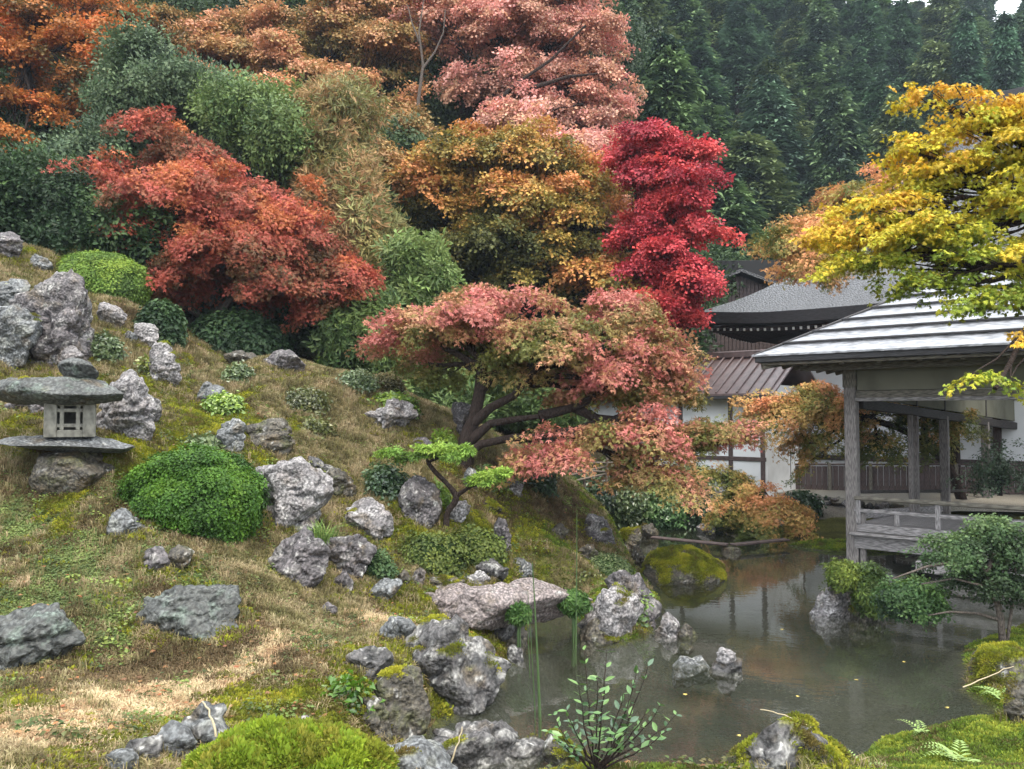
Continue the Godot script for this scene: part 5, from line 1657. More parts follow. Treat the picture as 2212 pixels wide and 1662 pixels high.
	for q in spots:
		var c := P(q[0], q[1], q[2])
		var ground := H(c.x, c.z)
		var base := Vector3(c.x, ground - 0.2, c.z)
		var r: float = rr(80, 105) if q[2] > 24 else 55.0
		if c.y - ground < 1.0: c.y = ground + 1.0
		nth += 1
		var lab: String = own[nth] if nth < own.size() and own[nth] else "dark evergreen in the shade behind the maples on the left hillside" if q[0] < 1250 else "dark evergreen in the shade between the maples and the temple roofs"
		var tr := tree("evergreen_tree", lab, "evergreen tree", "shaded evergreens behind the maples" if q[0] < 1250 else "shaded evergreens near the temple", base, [Vector3(base.x, base.y, base.z), Vector3(base.x, lerpf(ground, c.y, 0.6), base.z)],
			[[q[0], q[1], q[2], r, r * 0.8, 2.2, 13], [q[0] + rr(-40, 40), q[1] + 70, q[2] - 0.5, r, r * 0.7, 2.0, 10, 0.2]], e.merged({"pal": DARK_GREENS, "pad": 1.1, "sprays": 50, "size": 1.5, "limbs": false, "twigs": false}, true))
	print("sprays ", n_sprays)


# ---------------------------------------------------------------- clipped shrubs and small plants
# a shrub by the frame it fills; sprays of leaves over an uneven dome, with the twigs and inner leaves as one mass
func shrub(called: String, category: String, label: String, group: String, u0: float, v0: float, u1: float, v1: float, pal: Array, o := {}) -> Node3D:
	rng.seed = hash(label)
	var um := (u0 + u1) / 2.0
	var p: Vector3 = hit(um, v1 - 0.1 * (v1 - v0)) if not o.has("d") else P(um, v1, o.d)
	var d := depth_of(p)
	var w := (u1 - u0) / F * d
	var deep: float = w * o.get("deep", 0.85)
	d += deep * 0.35
	w = (u1 - u0) / F * d
	var c := P(um, v1, d)
	var h := P(um, v0, d).y - c.y
	var base := Vector3(c.x, c.y - 0.02, c.z)
	var t := thing(called, label, category, base, group)
	var loose: float = o.get("loose", 0.0)
	var R := Vector3(w / 2, h * o.get("full", 0.62), deep / 2)
	var cy := h - R.y
	var off := rr(0, 60)
	var wob := func(dir: Vector3) -> float: return 1.0 + o.get("wob", 0.10) * nz.get_noise_3d(dir.x * 2.2 + off, dir.y * 2.2, dir.z * 2.2) + o.get("wob", 0.10) * 0.5 * nz.get_noise_3d(dir.x * 6.0 + off, dir.y * 6.0, dir.z * 6.0)
	# the inner mass
	if loose < 0.75:
		var v := PackedVector3Array()
		var idx := PackedInt32Array()
		var col := PackedColorArray()
		var k0: float = 0.88 - loose * 0.4
		for j in 13:
			for i in 24:
				var a := TAU * i / 24.0
				var e := -PI / 2 + PI * j / 12.0
				var dir := Vector3(cos(a) * cos(e), sin(e), sin(a) * cos(e))
				var q: Vector3 = dir * R * wob.call(dir) * (k0 + rr(-0.03, 0.03))
				q.y = maxf(q.y + cy, -0.12)
				v.append(q)
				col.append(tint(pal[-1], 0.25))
		for j in 12:
			for i in 24:
				var a := j * 24 + i
				var b := j * 24 + (i + 1) % 24
				idx.append_array(PackedInt32Array([a, b + 24, b, a, a + 24, b + 24]))
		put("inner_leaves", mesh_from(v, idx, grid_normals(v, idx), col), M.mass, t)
	else:
		var st := []
		for k in 7:
			var a := rr(0, TAU)
			var tip := Vector3(cos(a) * R.x * rr(0.2, 0.8), h * rr(0.5, 0.9), sin(a) * R.z * rr(0.2, 0.8))
			st.append(tube(bezier(Vector3(rr(-0.03, 0.03), -0.1, rr(-0.03, 0.03)), Vector3(0, h * 0.4, 0), tip, 4, 0.01), taper(5, 0.012 + 0.01 * w, 0.004), 5))
		var stem := put("stems", merge(st), M.bark, t)
		stem.set_meta("kind", "stuff")
	var mesh: Mesh = LM[o.get("mesh", "tiny")]
	var sz: float = o.get("size", 1.0)
	var area := 2.0 * PI * R.x * maxf(R.y, R.z)
	var n := int(area * float(o.get("dense", 900)) / (sz * sz))
	n = clampi(n, 60, 9000)
	var xf := []
	var co := []
	for k in n:
		var dir := Vector3(rr(-1, 1), rr(-0.7, 1), rr(-1, 1))
		while dir.length() > 1.0 or dir.length() < 0.1: dir = Vector3(rr(-1, 1), rr(-0.7, 1), rr(-1, 1))
		dir = dir.normalized()
		var rad: float = wob.call(dir) * lerpf(rr(0.93, 1.0), pow(rng.randf(), 0.4), loose)
		var q: Vector3 = dir * R * rad
		q.y += cy
		if q.y < -0.02: continue
		var wp := q + base
		if loose > 0.3 and nz.get_noise_3d(wp.x * 5.0 + off, wp.y * 5.0, wp.z * 5.0) < -0.3: continue
		var nn := ((dir / R).normalized() * 1.0 + Vector3.UP * 0.35 + Vector3(rr(-1, 1), rr(-1, 1), rr(-1, 1)) * (0.35 + loose * 0.5)).normalized()
		var b := Basis(Quaternion(Vector3.UP, nn)) * Basis(Vector3.UP, rr(0, TAU))
		var s := sz * rr(0.75, 1.25)
		xf.append(Transform3D(b.scaled(Vector3(s, s, s)), q))
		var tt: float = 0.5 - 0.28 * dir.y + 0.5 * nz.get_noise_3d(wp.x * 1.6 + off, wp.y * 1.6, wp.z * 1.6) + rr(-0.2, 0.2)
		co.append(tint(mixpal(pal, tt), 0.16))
	n_sprays += xf.size()
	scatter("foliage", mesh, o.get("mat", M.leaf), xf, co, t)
	return t


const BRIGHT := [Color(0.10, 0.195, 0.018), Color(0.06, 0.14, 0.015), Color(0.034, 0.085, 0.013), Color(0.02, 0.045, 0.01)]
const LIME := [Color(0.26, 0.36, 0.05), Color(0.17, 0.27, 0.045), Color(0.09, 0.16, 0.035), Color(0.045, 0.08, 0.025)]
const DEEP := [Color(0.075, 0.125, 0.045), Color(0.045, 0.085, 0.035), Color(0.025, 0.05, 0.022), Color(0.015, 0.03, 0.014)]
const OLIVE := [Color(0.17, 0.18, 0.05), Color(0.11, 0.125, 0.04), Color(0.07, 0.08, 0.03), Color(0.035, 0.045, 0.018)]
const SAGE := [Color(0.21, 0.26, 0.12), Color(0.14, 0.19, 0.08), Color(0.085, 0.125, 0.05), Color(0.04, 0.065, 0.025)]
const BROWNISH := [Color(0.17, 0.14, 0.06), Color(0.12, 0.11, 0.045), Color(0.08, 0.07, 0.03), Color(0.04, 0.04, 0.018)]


func make_shrubs() -> void:
	var g := "clipped shrubs of the garden"
	shrub("round_shrub", "clipped shrub", "big bright green clipped round shrub right of the stone lantern", g, 266, 964, 566, 1182, BRIGHT, {"dense": 1500, "wob": 0.14, "full": 0.55, "size": 1.25})
	shrub("round_shrub", "clipped shrub", "bright green clipped dome on the upper left slope", g, 108, 540, 322, 650, LIME, {"size": 1.35, "full": 0.7, "wob": 0.06})
	shrub("round_shrub", "clipped shrub", "olive clipped dome peeping out behind the bright one on the upper left slope", g, 100, 526, 225, 585, OLIVE, {"d": 17.0, "size": 1.5})
	shrub("round_shrub", "clipped shrub", "small dark green shrub above the pale rocks of the upper slope", g, 298, 652, 392, 752, DEEP, {"size": 1.7, "mesh": "small", "loose": 0.25})
	shrub("round_shrub", "clipped shrub", "dark round shrub in the shade under the red maple", g, 405, 672, 612, 792, DEEP, {"size": 2.0, "mesh": "small", "loose": 0.2, "dense": 700})
	shrub("round_shrub", "clipped shrub", "brownish clipped ball at the top right of the grassy mound", g, 796, 804, 872, 856, BROWNISH, {"size": 1.4})
	shrub("round_shrub", "clipped shrub", "flat grey-green clipped shrub left of the moss islet", g, 1248, 1193, 1364, 1252, SAGE, {"size": 1.5, "full": 0.8})
	shrub("low_shrub", "low shrub", "spreading low dark green shrub right of the pitted rock", g, 838, 1150, 1010, 1258, [Color(0.13, 0.16, 0.03), Color(0.08, 0.11, 0.025), Color(0.05, 0.075, 0.022), Color(0.025, 0.04, 0.015)], {"size": 1.8, "wob": 0.28, "loose": 0.15})
	shrub("low_shrub", "low shrub", "second clump of low dark green shrub beside the narrow upright stone", g, 960, 1138, 1092, 1235, [Color(0.13, 0.16, 0.03), Color(0.08, 0.11, 0.025), Color(0.05, 0.075, 0.022), Color(0.025, 0.04, 0.015)], {"size": 1.8, "wob": 0.28, "loose": 0.15})
	shrub("low_shrub", "low shrub", "small dark green shrub just right of the purple-grey pitted rock", g, 775, 1190, 850, 1262, DEEP, {"size": 1.8, "wob": 0.25, "loose": 0.2})
	g = "leafy plants on the mound"
	var l := {"mesh": "small", "loose": 0.7, "size": 1.3, "dense": 620, "wob": 0.25, "mat": M.leaf_gloss}
	for q in [[788, 1000, 878, 1090, DEEP, "leafy dark green shrub right of the large whitish boulder"], [926, 1040, 968, 1112, LIME, "bright green fern by the small pine's trunk"], [436, 846, 526, 905, LIME, "fresh green spreading bush right of the blocky grey rock"], [796, 846, 900, 900, LIME, "bright green azalea behind the craggy whitish rock"],
		[680, 762, 746, 806, LIME, "small fresh green bush at the crest of the mound, right of the humped rock"], [735, 798, 812, 856, SAGE, "grey-green bush left of the brownish clipped ball"], [486, 788, 548, 836, SAGE, "small pale green bush below the mossy rock on the mound's crest"], [1112, 1000, 1198, 1068, DEEP, "dark round bush right of the pine, below the maple's low limb"],
		[1290, 1278, 1400, 1362, LIME, "yellow-green leafy bush on the right bridge rocks"], [600, 838, 706, 902, OLIVE, "patch of dark weeds in the middle of the grassy mound"], [650, 900, 715, 950, OLIVE, "small tuft of dark weeds above the craggy whitish rock"], [935, 930, 985, 985, LIME, "bright green sprout at the foot of the garden maple's trunk"], [640, 1010, 690, 1050, OLIVE, "olive weeds behind the large whitish boulder"],
		[300, 770, 352, 822, [Color(0.32, 0.32, 0.06), Color(0.22, 0.25, 0.05), Color(0.12, 0.15, 0.04), Color(0.06, 0.08, 0.02)], "yellow-green moss bush left of the mossy white streaked rock"], [180, 720, 262, 790, SAGE, "green weeds beside the tall dark crag"], [1000, 1012, 1115, 1062, LIME, "bright green pine tuft low on the right of the small pine"], [400, 940, 470, 985, SAGE, "pale weeds behind the top of the big round shrub"],
		[640, 745, 700, 775, OLIVE, "olive shrublet behind the humped rock on the crest"], [690, 1470, 790, 1530, BRIGHT, "bright green cushion plant on the left bank near the mossy bank stone"], [1230, 1235, 1300, 1262, OLIVE, "low olive plants behind the slab bridge"]]:
		shrub("leafy_bush", "bush", q[5], g, q[0], q[1], q[2], q[3], q[4], l)
	# far bank
	g = "green bushes along the far bank"
	l = {"mesh": "small", "loose": 0.45, "size": 2.0, "dense": 560, "wob": 0.3, "mat": M.leaf_gloss}
	for q in [[1215, 1015, 1335, 1112, DEEP, "dark green bush at the left end of the far bank"], [1310, 1040, 1410, 1135, SAGE, "leafy green bush at the far water's edge below the maple's right side"], [1390, 1058, 1490, 1138, [Color(0.14, 0.24, 0.08), Color(0.08, 0.16, 0.055), Color(0.045, 0.095, 0.04), Color(0.02, 0.045, 0.02)], "bright green bush in the middle of the far bank"], [1465, 1065, 1560, 1150, DEEP, "dark leafy bush left of the weeping orange bush"],
		[1290, 980, 1420, 1060, OLIVE, "olive bush further back on the far bank"], [1420, 1000, 1540, 1070, SAGE, "pale green bush in front of the white building"], [1690, 1060, 1770, 1115, DEEP, "dark green bush by the stone wall of the path"], [1160, 1030, 1240, 1080, OLIVE, "olive bush on the rise left of the far bank"]]:
		shrub("bank_bush", "bush", q[5], g, q[0], q[1], q[2], q[3], q[4], l.merged({"d": 20.5 if q[3] > 1100 else 21.8}, true))
	# by the pavilion and in the pond
	shrub("water_bush", "bush", "fresh green bush hanging over the water right of the planted rock", "", 1905, 1250, 2040, 1325, [Color(0.15, 0.24, 0.06), Color(0.085, 0.16, 0.05), Color(0.05, 0.095, 0.035), Color(0.02, 0.04, 0.02)], {"d": 10.2, "mesh": "small", "loose": 0.8, "size": 0.85, "dense": 800, "wob": 0.4})
	shrub("feathery_plant", "plant", "feathery yellow-green plant on top of the white rock in the pond", "plants on the pond rock", 1786, 1212, 1856, 1262, [Color(0.25, 0.30, 0.05), Color(0.16, 0.21, 0.04), Color(0.09, 0.13, 0.03), Color(0.05, 0.07, 0.02)], {"d": 11.4, "mesh": "frond", "loose": 0.8, "size": 0.6, "dense": 900, "wob": 0.4})
	shrub("feathery_plant", "plant", "feathery green plant on the dark half of the pond rock", "plants on the pond rock", 1848, 1225, 1918, 1315, [Color(0.18, 0.24, 0.045), Color(0.11, 0.165, 0.04), Color(0.06, 0.10, 0.03), Color(0.04, 0.06, 0.02)], {"d": 11.3, "mesh": "frond", "loose": 0.75, "size": 0.65, "dense": 900, "wob": 0.35})
	shrub("camellia_bush", "bush", "pale grey-green bush standing behind the gallery at the right edge", "", 2090, 960, 2230, 1060, [Color(0.26, 0.32, 0.24), Color(0.16, 0.22, 0.14), Color(0.08, 0.12, 0.07), Color(0.03, 0.05, 0.03)], {"d": 17.5, "mesh": "small", "loose": 0.95, "size": 1.2, "dense": 150, "wob": 0.6})
	# the bright moss mound in the foreground
	rng.seed = 71
	var c := P(622, 1690, 4.75)
	var t := thing("moss_mound", "bright yellow-green mound of moss at the bottom edge, left of centre", "moss mound", Vector3(c.x, H(c.x, c.z) - 0.1, c.z))
	var r := rock_mesh(Vector3(1.18, P(610, 1566, 4.9).y - t.position.y, 0.95), 1777, 26, 0.75, 3, 2.0)
	put("soil", r[0], M.rock, t)
	var xf := []
	var co := []
	for k in r[1][0].size():
		for q in 2:
			var x: Transform3D = r[1][0][k]
			xf.append(Transform3D(x.basis * Basis(Vector3.UP, rr(0, 6)) * rr(0.9, 1.7), x.origin + Vector3(rr(-0.02, 0.02), rr(-0.004, 0.01) + 0.035 * nz.get_noise_3d(x.origin.x * 9.0, 0.0, x.origin.z * 9.0), rr(-0.02, 0.02))))
			co.append(tint(mixpal([Color(0.27, 0.34, 0.03), Color(0.17, 0.25, 0.025), Color(0.22, 0.22, 0.03), Color(0.09, 0.12, 0.02)], 0.42 + 0.6 * nz.get_noise_3d(x.origin.x * 3.5, x.origin.y * 3.5, x.origin.z * 3.5) + rr(-0.2, 0.2)), 0.15))
	scatter("moss", LM.moss, M.grass, xf, co, t)


func make_small_plants() -> void:
	# the little trained pine
	var b := hit(962, 1140)
	var d := depth_of(b)
	var t := tree("pine_tree", "small trained pine with a bright flat top pad and a crooked trunk", "pine tree", "", b,
		[b - Vector3(0, 0.08, 0), P(966, 1110, d), P(985, 1075, d - 0.05), P(965, 1045, d), P(940, 1020, d), P(925, 1000, d)],
		[[915, 975, d, 78, 14, 0.35, 13, -0.1], [985, 968, d + 0.1, 30, 10, 0.2, 4, 0.1], [1040, 1030, d - 0.1, 30, 14, 0.2, 5, -0.1], [1085, 1022, d, 30, 12, 0.2, 4, -0.1]],
		{"r": 0.055, "pal": [Color(0.26, 0.38, 0.06), Color(0.18, 0.30, 0.05), Color(0.10, 0.18, 0.035), Color(0.06, 0.09, 0.025)], "pad": 0.13, "sprays": 42, "mesh": "frond", "size": 0.55, "lean": 0.1, "gap": -0.6, "forks": [P(985, 1075, d - 0.05), P(925, 1000, d)]})
	# grass clump beside the knobbly rock
	rng.seed = 12
	b = hit(693, 1205)
	var lg := thing("grass_clump", "fountain-shaped clump of long green grass between two purple-grey rocks", "grass clump", b)
	var v := PackedVector3Array()
	blades(v, 150, 0.10, 0.35, 0.62, 1.15, 0.008)
	var col := PackedColorArray()
	for k in v.size() / 9:
		var c := tint(mixpal([Color(0.25, 0.31, 0.09), Color(0.13, 0.22, 0.06), Color(0.08, 0.14, 0.04)], rng.randf()), 0.15)
		for q in 9: col.append(c)
	tag(put("blades", mesh_from(v, PackedInt32Array(), PackedVector3Array(), col), M.grass, lg), "", "", "", "stuff")
	# two round-headed sedges standing in the water before the slab
	for q in [[1240, 1390, 1304, 38, "round-headed green sedge on several stems before the right end of the slab bridge"], [1120, 1415, 1325, 26, "small round-headed sedge before the left end of the slab bridge"]]:
		var foot_ := at_water(q[0], q[1])
		var at := Vector3(foot_.x, 0, -foot_.y)
		var dd := depth_of(at)
		var head := P(q[0], q[2], dd) - at
		var s := thing("sedge_plant", q[4], "water plant", at, "round-headed sedges")
		rng.seed = q[0]
		for k in 4: put("stem", tube([Vector3(rr(-0.04, 0.04), -0.3, rr(-0.03, 0.03)), head * 0.5 + Vector3(rr(-0.02, 0.02), 0, 0), head + Vector3(rr(-0.03, 0.03), rr(-0.02, 0.02), rr(-0.03, 0.03))], [0.011, 0.009, 0.006], 6), M.reed, s)
		var xf := []
		var co := []
		var rad: float = q[3] / F * dd
		for k in int(200 * rad / 0.2):
			var dir := Vector3(rr(-1, 1), rr(-0.6, 1), rr(-1, 1)).normalized()
			var sc := rr(0.55, 0.95)
			xf.append(Transform3D((Basis(Quaternion(Vector3.UP, dir)) * Basis(Vector3.UP, rr(0, 6))).scaled(Vector3(sc, sc, sc)), head + dir * rad * rr(0.2, 0.95) * Vector3(1, 0.72, 1)))
			co.append(tint(mixpal([Color(0.09, 0.17, 0.035), Color(0.055, 0.115, 0.028), Color(0.03, 0.065, 0.02)], 0.5 - dir.y * 0.4 + rr(-0.2, 0.2)), 0.15))
		scatter("head", LM.frond, M.leaf, xf, co, s)
	# tall thin rushes standing in the pond
	rng.seed = 33
	for q in [[1168, 1548, 1150, 1215, 0.017, "tall thin green rush in front of the great dark boulder"], [1158, 1545, 1140, 1275, 0.008, "thinner rush leaning beside the tallest one"], [1243, 1400, 1246, 1110, 0.014, "tall thin rush rising past the right end of the slab bridge"], [1145, 1440, 1138, 1325, 0.008, "short thin rush before the left end of the slab bridge"]]:
		var w := at_water(q[0], q[1])
		var a := Vector3(w.x, -0.2, -w.y)
		var dd := depth_of(a)
		var tip := P(q[2], q[3], dd)
		var o := put("pond_rush", tube(bezier(a, a.lerp(tip, 0.5) + Vector3(0.01, 0, 0), tip, 8), taper(9, q[4], q[4] * 0.25), 6), M.reed)
		tag(o, q[5], "rush", "rushes in the pond")
	# the sapling in the foreground
	rng.seed = 88
	var root := P(1290, 1668, 5.35)
	root.y = H(root.x, root.z)
	var sp := thing("sapling", "thin young shrub with small glossy leaves in the foreground, bottom centre", "sapling", root)
	var tips := [[1195, 1545], [1215, 1590], [1250, 1480], [1262, 1405], [1290, 1470], [1310, 1410], [1345, 1500], [1375, 1455], [1400, 1440], [1425, 1525], [1440, 1580], [1360, 1560], [1330, 1585], [1240, 1560], [1300, 1540], [1185, 1580], [1460, 1545], [1395, 1540], [1225, 1535]]
	var fork := P(1288, 1645, 5.35) - root
	put("stem", tube([Vector3(0, -0.15, 0), fork * 0.5 + Vector3(0.01, 0, 0), fork], [0.022, 0.019, 0.017], 7), M.bark, sp)
	for q in tips:
		var e: Vector3 = P(q[0], q[1], 5.35 + rr(-0.25, 0.25)) - root
		var tw := bezier(fork - Vector3(0, rr(0, 0.12), 0), fork.lerp(e, 0.45) + Vector3((e.x - fork.x) * 0.25, -0.02, 0), e, 9, 0.008)
		put("twig", tube(tw, taper(10, 0.009, 0.0025), 5), M.bark, sp)
		for k in range(3, 10):
			for side: float in [-1.0, 1.0]:
				if rng.randf() < 0.18: continue
				var at: Vector3 = tw[k]
				var dir: Vector3 = (tw[k] - tw[k - 1]).normalized()
				var f := (dir * 0.5 + dir.cross(Vector3.UP).normalized() * side + Vector3(0, rr(-0.4, 0.3), rr(-0.6, 0.6))).normalized()
				var up := (Vector3.UP + Vector3(rr(-0.8, 0.8), 0, rr(-0.5, 0.9))).normalized()
				up = (up - f * up.dot(f)).normalized()
				var lf := PackedVector3Array()
				var ln := rr(0.05, 0.095)
				var rt := f.cross(up) * ln * 0.2
				lf.append_array(PackedVector3Array([Vector3.ZERO, f * ln * 0.35 + rt + up * 0.004, f * ln * 0.7 + rt * 0.8 + up * 0.003, Vector3.ZERO, f * ln * 0.7 + rt * 0.8 + up * 0.003, f * ln, Vector3.ZERO, f * ln * 0.7 - rt * 0.8 + up * 0.003, f * ln * 0.35 - rt + up * 0.004, Vector3.ZERO, f * ln, f * ln * 0.7 - rt * 0.8 + up * 0.003]))
				put("leaf", mesh_from(lf, PackedInt32Array()), [M.sap_a, M.sap_b, M.sap_c][rng.randi() % 3], sp, Transform3D(Basis.IDENTITY, at))
	# ferns on the near right bank
	for q in [[2075, 1655, 95, "pale green fern on the near moss right of the moss-topped rock"], [1995, 1590, 60, "small fern at the water's edge of the near moss bank"], [2170, 1520, 75, "yellow-green fern beside the mossy rock at the right edge"], [1860, 1665, 60, "small fern at the foot of the moss-topped rock"]]:
		rng.seed = q[0]
		var at := hit(q[0], q[1])
		var f := thing("fern", q[3], "fern", at, "ferns on the near bank")
		var sc: float = q[2] / F * depth_of(at)
		for k in 7:
			var a := rr(0, TAU)
			var e := Vector3(cos(a), rr(0.15, 0.5), sin(a)) * sc * rr(0.7, 1.0)
			var cv := bezier(Vector3.ZERO, e * 0.5 + Vector3(0, sc * 0.35, 0), e, 10)
			var lv := PackedVector3Array()
			for j in range(1, 11):
				var dir: Vector3 = (cv[j] - cv[j - 1]).normalized()
				for side: float in [-1.0, 1.0]:
					leaf_tris(lv, cv[j], (dir.cross(Vector3.UP).normalized() * side + dir * 0.45).normalized(), Vector3.UP, sc * 0.26 * (1.15 - j / 10.0), 1, 0.2)
			put("frond", mesh_from(lv, PackedInt32Array()), M.fern, f)
	print("sprays ", n_sprays)


# ---------------------------------------------------------------- grass, moss and fallen leaves
func make_ground_cover() -> void:
	rng.seed = 4040
	var bags := {}
	for k in ["grass_tuft", "short_grass", "moss", "tiny", "weed"]: bags[k] = [[], []]
	var tan_p := [Color(0.40, 0.32, 0.19), Color(0.28, 0.225, 0.12), Color(0.18, 0.165, 0.065), Color(0.10, 0.082, 0.04)]
	var straw_p := [Color(0.60, 0.48, 0.30), Color(0.52, 0.40, 0.24), Color(0.42, 0.28, 0.16)]
	var weed_p := [Color(0.19, 0.24, 0.07), Color(0.12, 0.165, 0.05), Color(0.07, 0.10, 0.03)]
	var lit_p := [Color(0.20, 0.14, 0.075), Color(0.13, 0.095, 0.05), Color(0.085, 0.06, 0.03)]
	var n := 0
	for k in 200000:
		var d := 3.4 + 15.0 * pow(rng.randf(), 1.25)
		var x := d * rr(-0.68, 0.68)
		if d > 17.8 + 0.05 * x: continue
		var s := lookup(sg, x, d)
		if s < 0.04: continue
		var z := -d
		var y := lookup(hg, x, d)
		var cell := 1.0
		if n > 112000: break
		var w := ground_weights(x, d)
		if x > 0.5 and d < 8.5 or x > 5.5: w = PackedFloat32Array([0.05, 1.6, 0.0, 0.25, 0.1])
		var tot := 0.0
		for q in 5:
			w[q] = w[q] * w[q]
			tot += w[q]
		var pick := rng.randf() * tot
		var kind := 0
		while kind < 4 and pick > w[kind]:
			pick -= w[kind]
			kind += 1
		var nn := Vector3(H(x - 0.1, z) - H(x + 0.1, z), 0.2, H(x, z - 0.1) - H(x, z + 0.1)).normalized()
		var b := Basis(Quaternion(Vector3.UP, (nn + Vector3.UP).normalized())) * Basis(Vector3.UP, rr(0, TAU))
		var t := 0.5 + 0.6 * nz.get_noise_2d(x * 2.0, d * 2.0) + rr(-0.35, 0.35)
		var key := "grass_tuft"
		var pal := tan_p
		var sc := rr(0.7, 1.25) * (0.85 + d * 0.022)
		match kind:
			1: key = "moss"; pal = [MOSS[3], MOSS[1], MOSS[0], MOSS[2]] if x < 0.5 else [Color(0.12, 0.10, 0.035), Color(0.085, 0.14, 0.022), Color(0.15, 0.21, 0.03), Color(0.26, 0.29, 0.04)]; sc *= 1.35
			2: key = "short_grass"; pal = straw_p; sc *= 1.1
			3: key = "weed"; pal = weed_p; sc *= 0.55
			4: key = "short_grass"; pal = lit_p; sc *= 1.2
		bags[key][0].append(Transform3D(b.scaled(Vector3(sc, sc, sc)), Vector3(x, y + (0.015 if key == "weed" else -0.004), z)))
		bags[key][1].append(tint(mixpal(pal, t), 0.2))
		n += 1
	# grass, weeds and moss crowding the feet of the rocks
	for r in feet:
		var c: Vector3 = r[0]
		for k in int(clampf(70.0 * (r[1] + r[2]), 20, 150)):
			var a := rr(0, TAU)
			var e := rr(0.85, 1.28)
			var x: float = c.x + cos(a) * r[1] * 0.5 * e
			var z: float = c.z + sin(a) * r[2] * 0.5 * e
			if -z > 18.0 or lookup(sg, x, -z) < 0.05: continue
			var q := rng.randf()
			var key := "grass_tuft" if q < 0.45 else ("moss" if q < 0.8 else "weed")
			var sc := rr(0.9, 1.6) * (1.0 if key == "grass_tuft" else (1.5 if key == "moss" else 0.6))
			bags[key][0].append(Transform3D(Basis(Vector3.UP, rr(0, TAU)).scaled(Vector3(sc, sc, sc)), Vector3(x, H(x, z), z)))
			bags[key][1].append(tint(mixpal(tan_p if key == "grass_tuft" else ([MOSS[3], MOSS[1], MOSS[0], MOSS[2]] if key == "moss" else weed_p), rr(0.2, 1.0)), 0.2))
	print("ground cover ", n)
	tag(scatter("dry_grass", LM.grass_tuft, M.grass, bags.grass_tuft[0], bags.grass_tuft[1]), "dry tan grass over the mound and slope", "grass", "", "stuff")
	tag(scatter("trodden_straw", LM.short_grass, M.grass, bags.short_grass[0], bags.short_grass[1]), "short straw and litter along the path", "straw", "", "stuff")
	tag(scatter("moss_cover", LM.moss, M.grass, bags.moss[0], bags.moss[1]), "yellow-green moss cushions on the banks", "moss", "", "stuff")
	tag(scatter("weed_cover", LM.tiny2, M.leaf, bags.weed[0], bags.weed[1]), "small green weeds in the lawn", "weeds", "", "stuff")
	# low leafy plants in patches
	var gx := []
	var gc := []
	for k in 9000:
		var d := 5.0 + 12.5 * pow(rng.randf(), 1.1)
		var x := d * rr(-0.66, 0.28)
		if d > 17.6 or lookup(sg, x, d) < 0.15: continue
		var patch := nz.get_noise_2d(x * 0.8 + 400.0, d * 0.8) + 0.5 * nz.get_noise_2d(x * 2.6 + 40.0, d * 2.6)
		if patch < (0.36 if d < 9.5 else 0.22): continue
		var sc := rr(0.35, 0.95)
		gx.append(Transform3D((Basis(Vector3(rr(-1, 1), 0, rr(-1, 1)).normalized(), rr(0, 0.5)) * Basis(Vector3.UP, rr(0, TAU))).scaled(Vector3(sc, sc, sc)), Vector3(x, lookup(hg, x, d) + rr(0.02, 0.07), -d)))
		gc.append(tint(mixpal([Color(0.20, 0.26, 0.06), Color(0.12, 0.17, 0.045), Color(0.06, 0.095, 0.03), Color(0.13, 0.11, 0.045)], 0.5 + 0.7 * nz.get_noise_2d(x * 1.1 + 90.0, d * 1.1) + rr(-0.3, 0.3)), 0.25))
	tag(scatter("ground_plants", LM.small, M.leaf, gx, gc), "low leafy plants growing in patches over the slope", "ground plants", "", "stuff")
	# fallen maple leaves
	var xf := []
	var co := []
	for k in 2400:
		var d := rr(4.5, 16.0)
		var x := d * rr(-0.62, 0.3)
		if lookup(sg, x, d) < 0.1: continue
		var sc := rr(0.4, 0.7)
		xf.append(Transform3D((Basis(Vector3(rr(-1, 1), 0, rr(-1, 1)).normalized(), rr(-0.4, 0.4)) * Basis(Vector3.UP, rr(0, TAU))).scaled(Vector3(sc, sc, sc)), Vector3(x, lookup(hg, x, d) + rr(0.03, 0.06), -d)))
		co.append(tint(mixpal([Color(0.34, 0.10, 0.045), Color(0.36, 0.20, 0.08), Color(0.20, 0.10, 0.05), Color(0.13, 0.075, 0.04)], rng.randf()), 0.2))
	tag(scatter("fallen_leaves", LM.one_leaf, M.leaf, xf, co), "red maple leaves fallen on the grass", "leaves", "", "stuff")


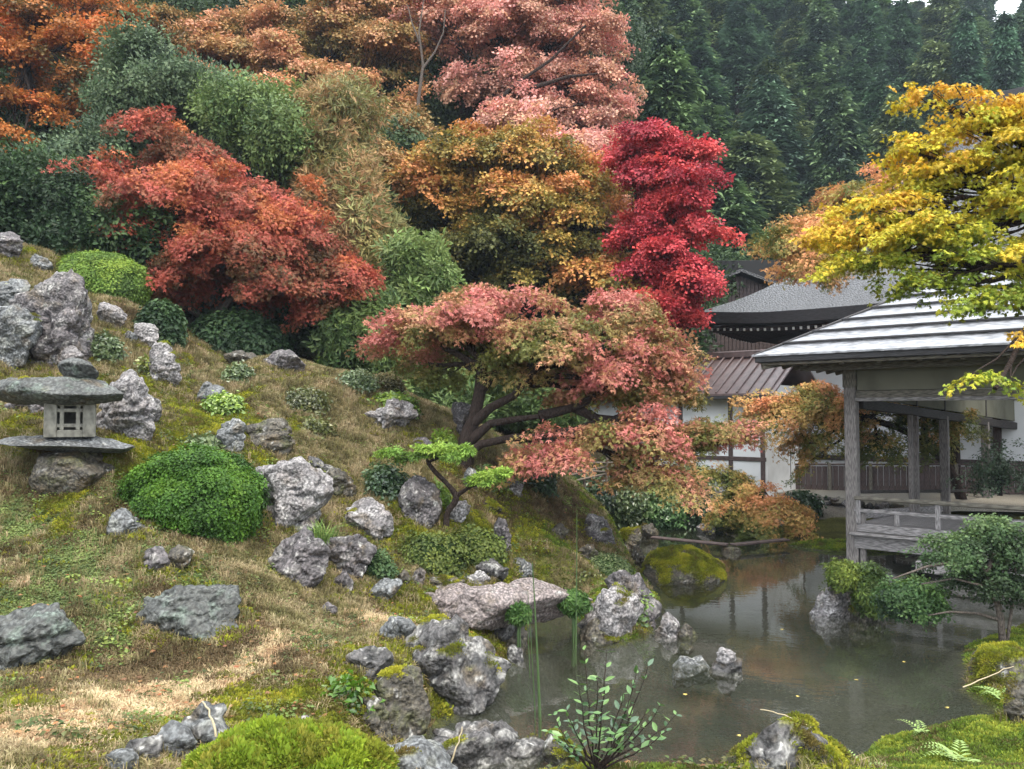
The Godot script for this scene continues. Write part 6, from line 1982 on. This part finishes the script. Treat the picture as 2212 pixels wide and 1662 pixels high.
func make_details() -> void:
	# dry sticks
	for q in [[436, 1515, 466, 1592, 4.95, 0.008, "bent pale stick stuck in the ground by the pointed grey stone"], [998, 1570, 972, 1652, 6.05, 0.007, "pale dry stalk lying against the pale craggy rock"], [1642, 1533, 1752, 1572, 6.9, 0.007, "pale dry stalk lying across the moss-topped rock"], [2190, 1440, 2080, 1485, 8.2, 0.007, "bare twig lying over the moss mound on the right shore"]]:
		rng.seed = int(q[0])
		var a := P(q[0], q[1], q[4])
		var b := P(q[2], q[3], q[4] - 0.1)
		tag(put("dry_stick", tube(bezier(a, a.lerp(b, 0.4) + Vector3(0.03, 0.03, 0), b, 8, 0.006), taper(9, q[5] * 0.5, q[5]), 6), M.stick), q[6], "stick", "dry sticks")
	# the leaning bush at the right edge
	var base := hit(2168, 1392)
	var d := depth_of(base)
	var t := tree("leaning_bush", "dark leaning bush with bare grey branches over the water before the pavilion's railing", "bush", "", base,
		[base - Vector3(0, 0.1, 0), P(2162, 1340, d), P(2152, 1290, d), P(2135, 1240, d), P(2150, 1190, d + 0.1)],
		[[2150, 1150, d + 0.2, 80, 28, 0.45, 10, -0.1], [2075, 1185, d, 70, 26, 0.4, 9, 0.0], [2205, 1195, d, 55, 40, 0.4, 8, 0.1], [2110, 1245, d + 0.1, 70, 25, 0.4, 7, 0.25], [2190, 1265, d, 50, 30, 0.4, 5, 0.3]],
		{"r": 0.045, "bark": M.bark_pale, "pal": [Color(0.16, 0.24, 0.09), Color(0.085, 0.145, 0.055), Color(0.05, 0.09, 0.035), Color(0.03, 0.05, 0.022)], "pad": 0.22, "sprays": 30, "mesh": "small", "size": 0.85, "flat": 0.5, "gap": -0.2, "layer": 0.12, "more": 1.5, "hole": 3.5})
	for q in [[[2160, 1340], [2110, 1325], [2050, 1322], [2005, 1330]], [[2175, 1392], [2185, 1320], [2195, 1250], [2190, 1190]], [[2150, 1300], [2120, 1265], [2060, 1250], [1990, 1262]], [[2090, 1210], [2000, 1225], [1930, 1250]]]:
		var pts := []
		for p in q: pts.append(P(p[0], p[1], d + rr(-0.12, 0.12)) - base)
		put("branch", tube(pts, taper(pts.size(), 0.024, 0.009), 7, 0.2), M.bark_pale, t)
	# the plank crossing of the narrow water
	var a := P(1408, 1161, 18.1)
	var b := P(1572, 1177, 17.2)
	var c := P(1700, 1166, 17.9)
	t = thing("plank_crossing", "two thin pale planks laid across the narrow water on a stone pier", "plank bridge", b)
	beam("plank", t, M.wood_brown_x, a - b, Vector3(0, 0, 0), 0.2, 0.045)
	beam("plank", t, M.wood_brown_x, Vector3(0.1, 0.0, 0.02), c - b, 0.2, 0.045)
	var r := rock_mesh(Vector3(0.42, 0.5, 0.4), 3131, 12, 0.4, 3, 0.0, 0.3)
	put("pier_stone", r[0], M.rock, t, Transform3D(Basis.IDENTITY, Vector3(0.05, -0.53, 0)))
	# bamboo rails under the maple's low limb
	var f := P(1190, 1030, 19.0)
	t = thing("bamboo_railing", "old fallen bamboo railing in the shade under the garden maple", "railing", f)
	for q in [[1185, 1012, 1345, 1022], [1200, 1035, 1320, 1005], [1215, 1045, 1335, 1018], [1190, 1000, 1330, 1000]]:
		put("pole", tube([P(q[0], q[1], 18.8) - f, P(q[2], q[3], 19.6) - f], [0.03, 0.025], 7), M.stick_dark, t)
	for u in [1200, 1262, 1310, 1340]:
		put("post", tube([P(u, 1052, 19.2) - f, P(u + 2, 985, 19.2) - f], [0.035, 0.03], 7), M.stick_dark, t)
	rng.seed = 61
	# leaves floating on the pond
	for k in 7:
		var w := at_water([1720, 1480, 1600, 1850, 1950, 1690, 2050][k], [1505, 1500, 1590, 1470, 1430, 1360, 1530][k])
		var lv := PackedVector3Array()
		leaf_tris(lv, Vector3.ZERO, Vector3(cos(k * 1.7), 0, sin(k * 1.7)), Vector3.UP, 0.042, 5)
		tag(put("floating_leaf", mesh_from(lv, PackedInt32Array()), M.float_leaf, null, Transform3D(Basis.IDENTITY, Vector3(w.x, 0.006, -w.y))), "tiny yellow leaf floating on the pond", "leaf", "leaves floating on the pond")
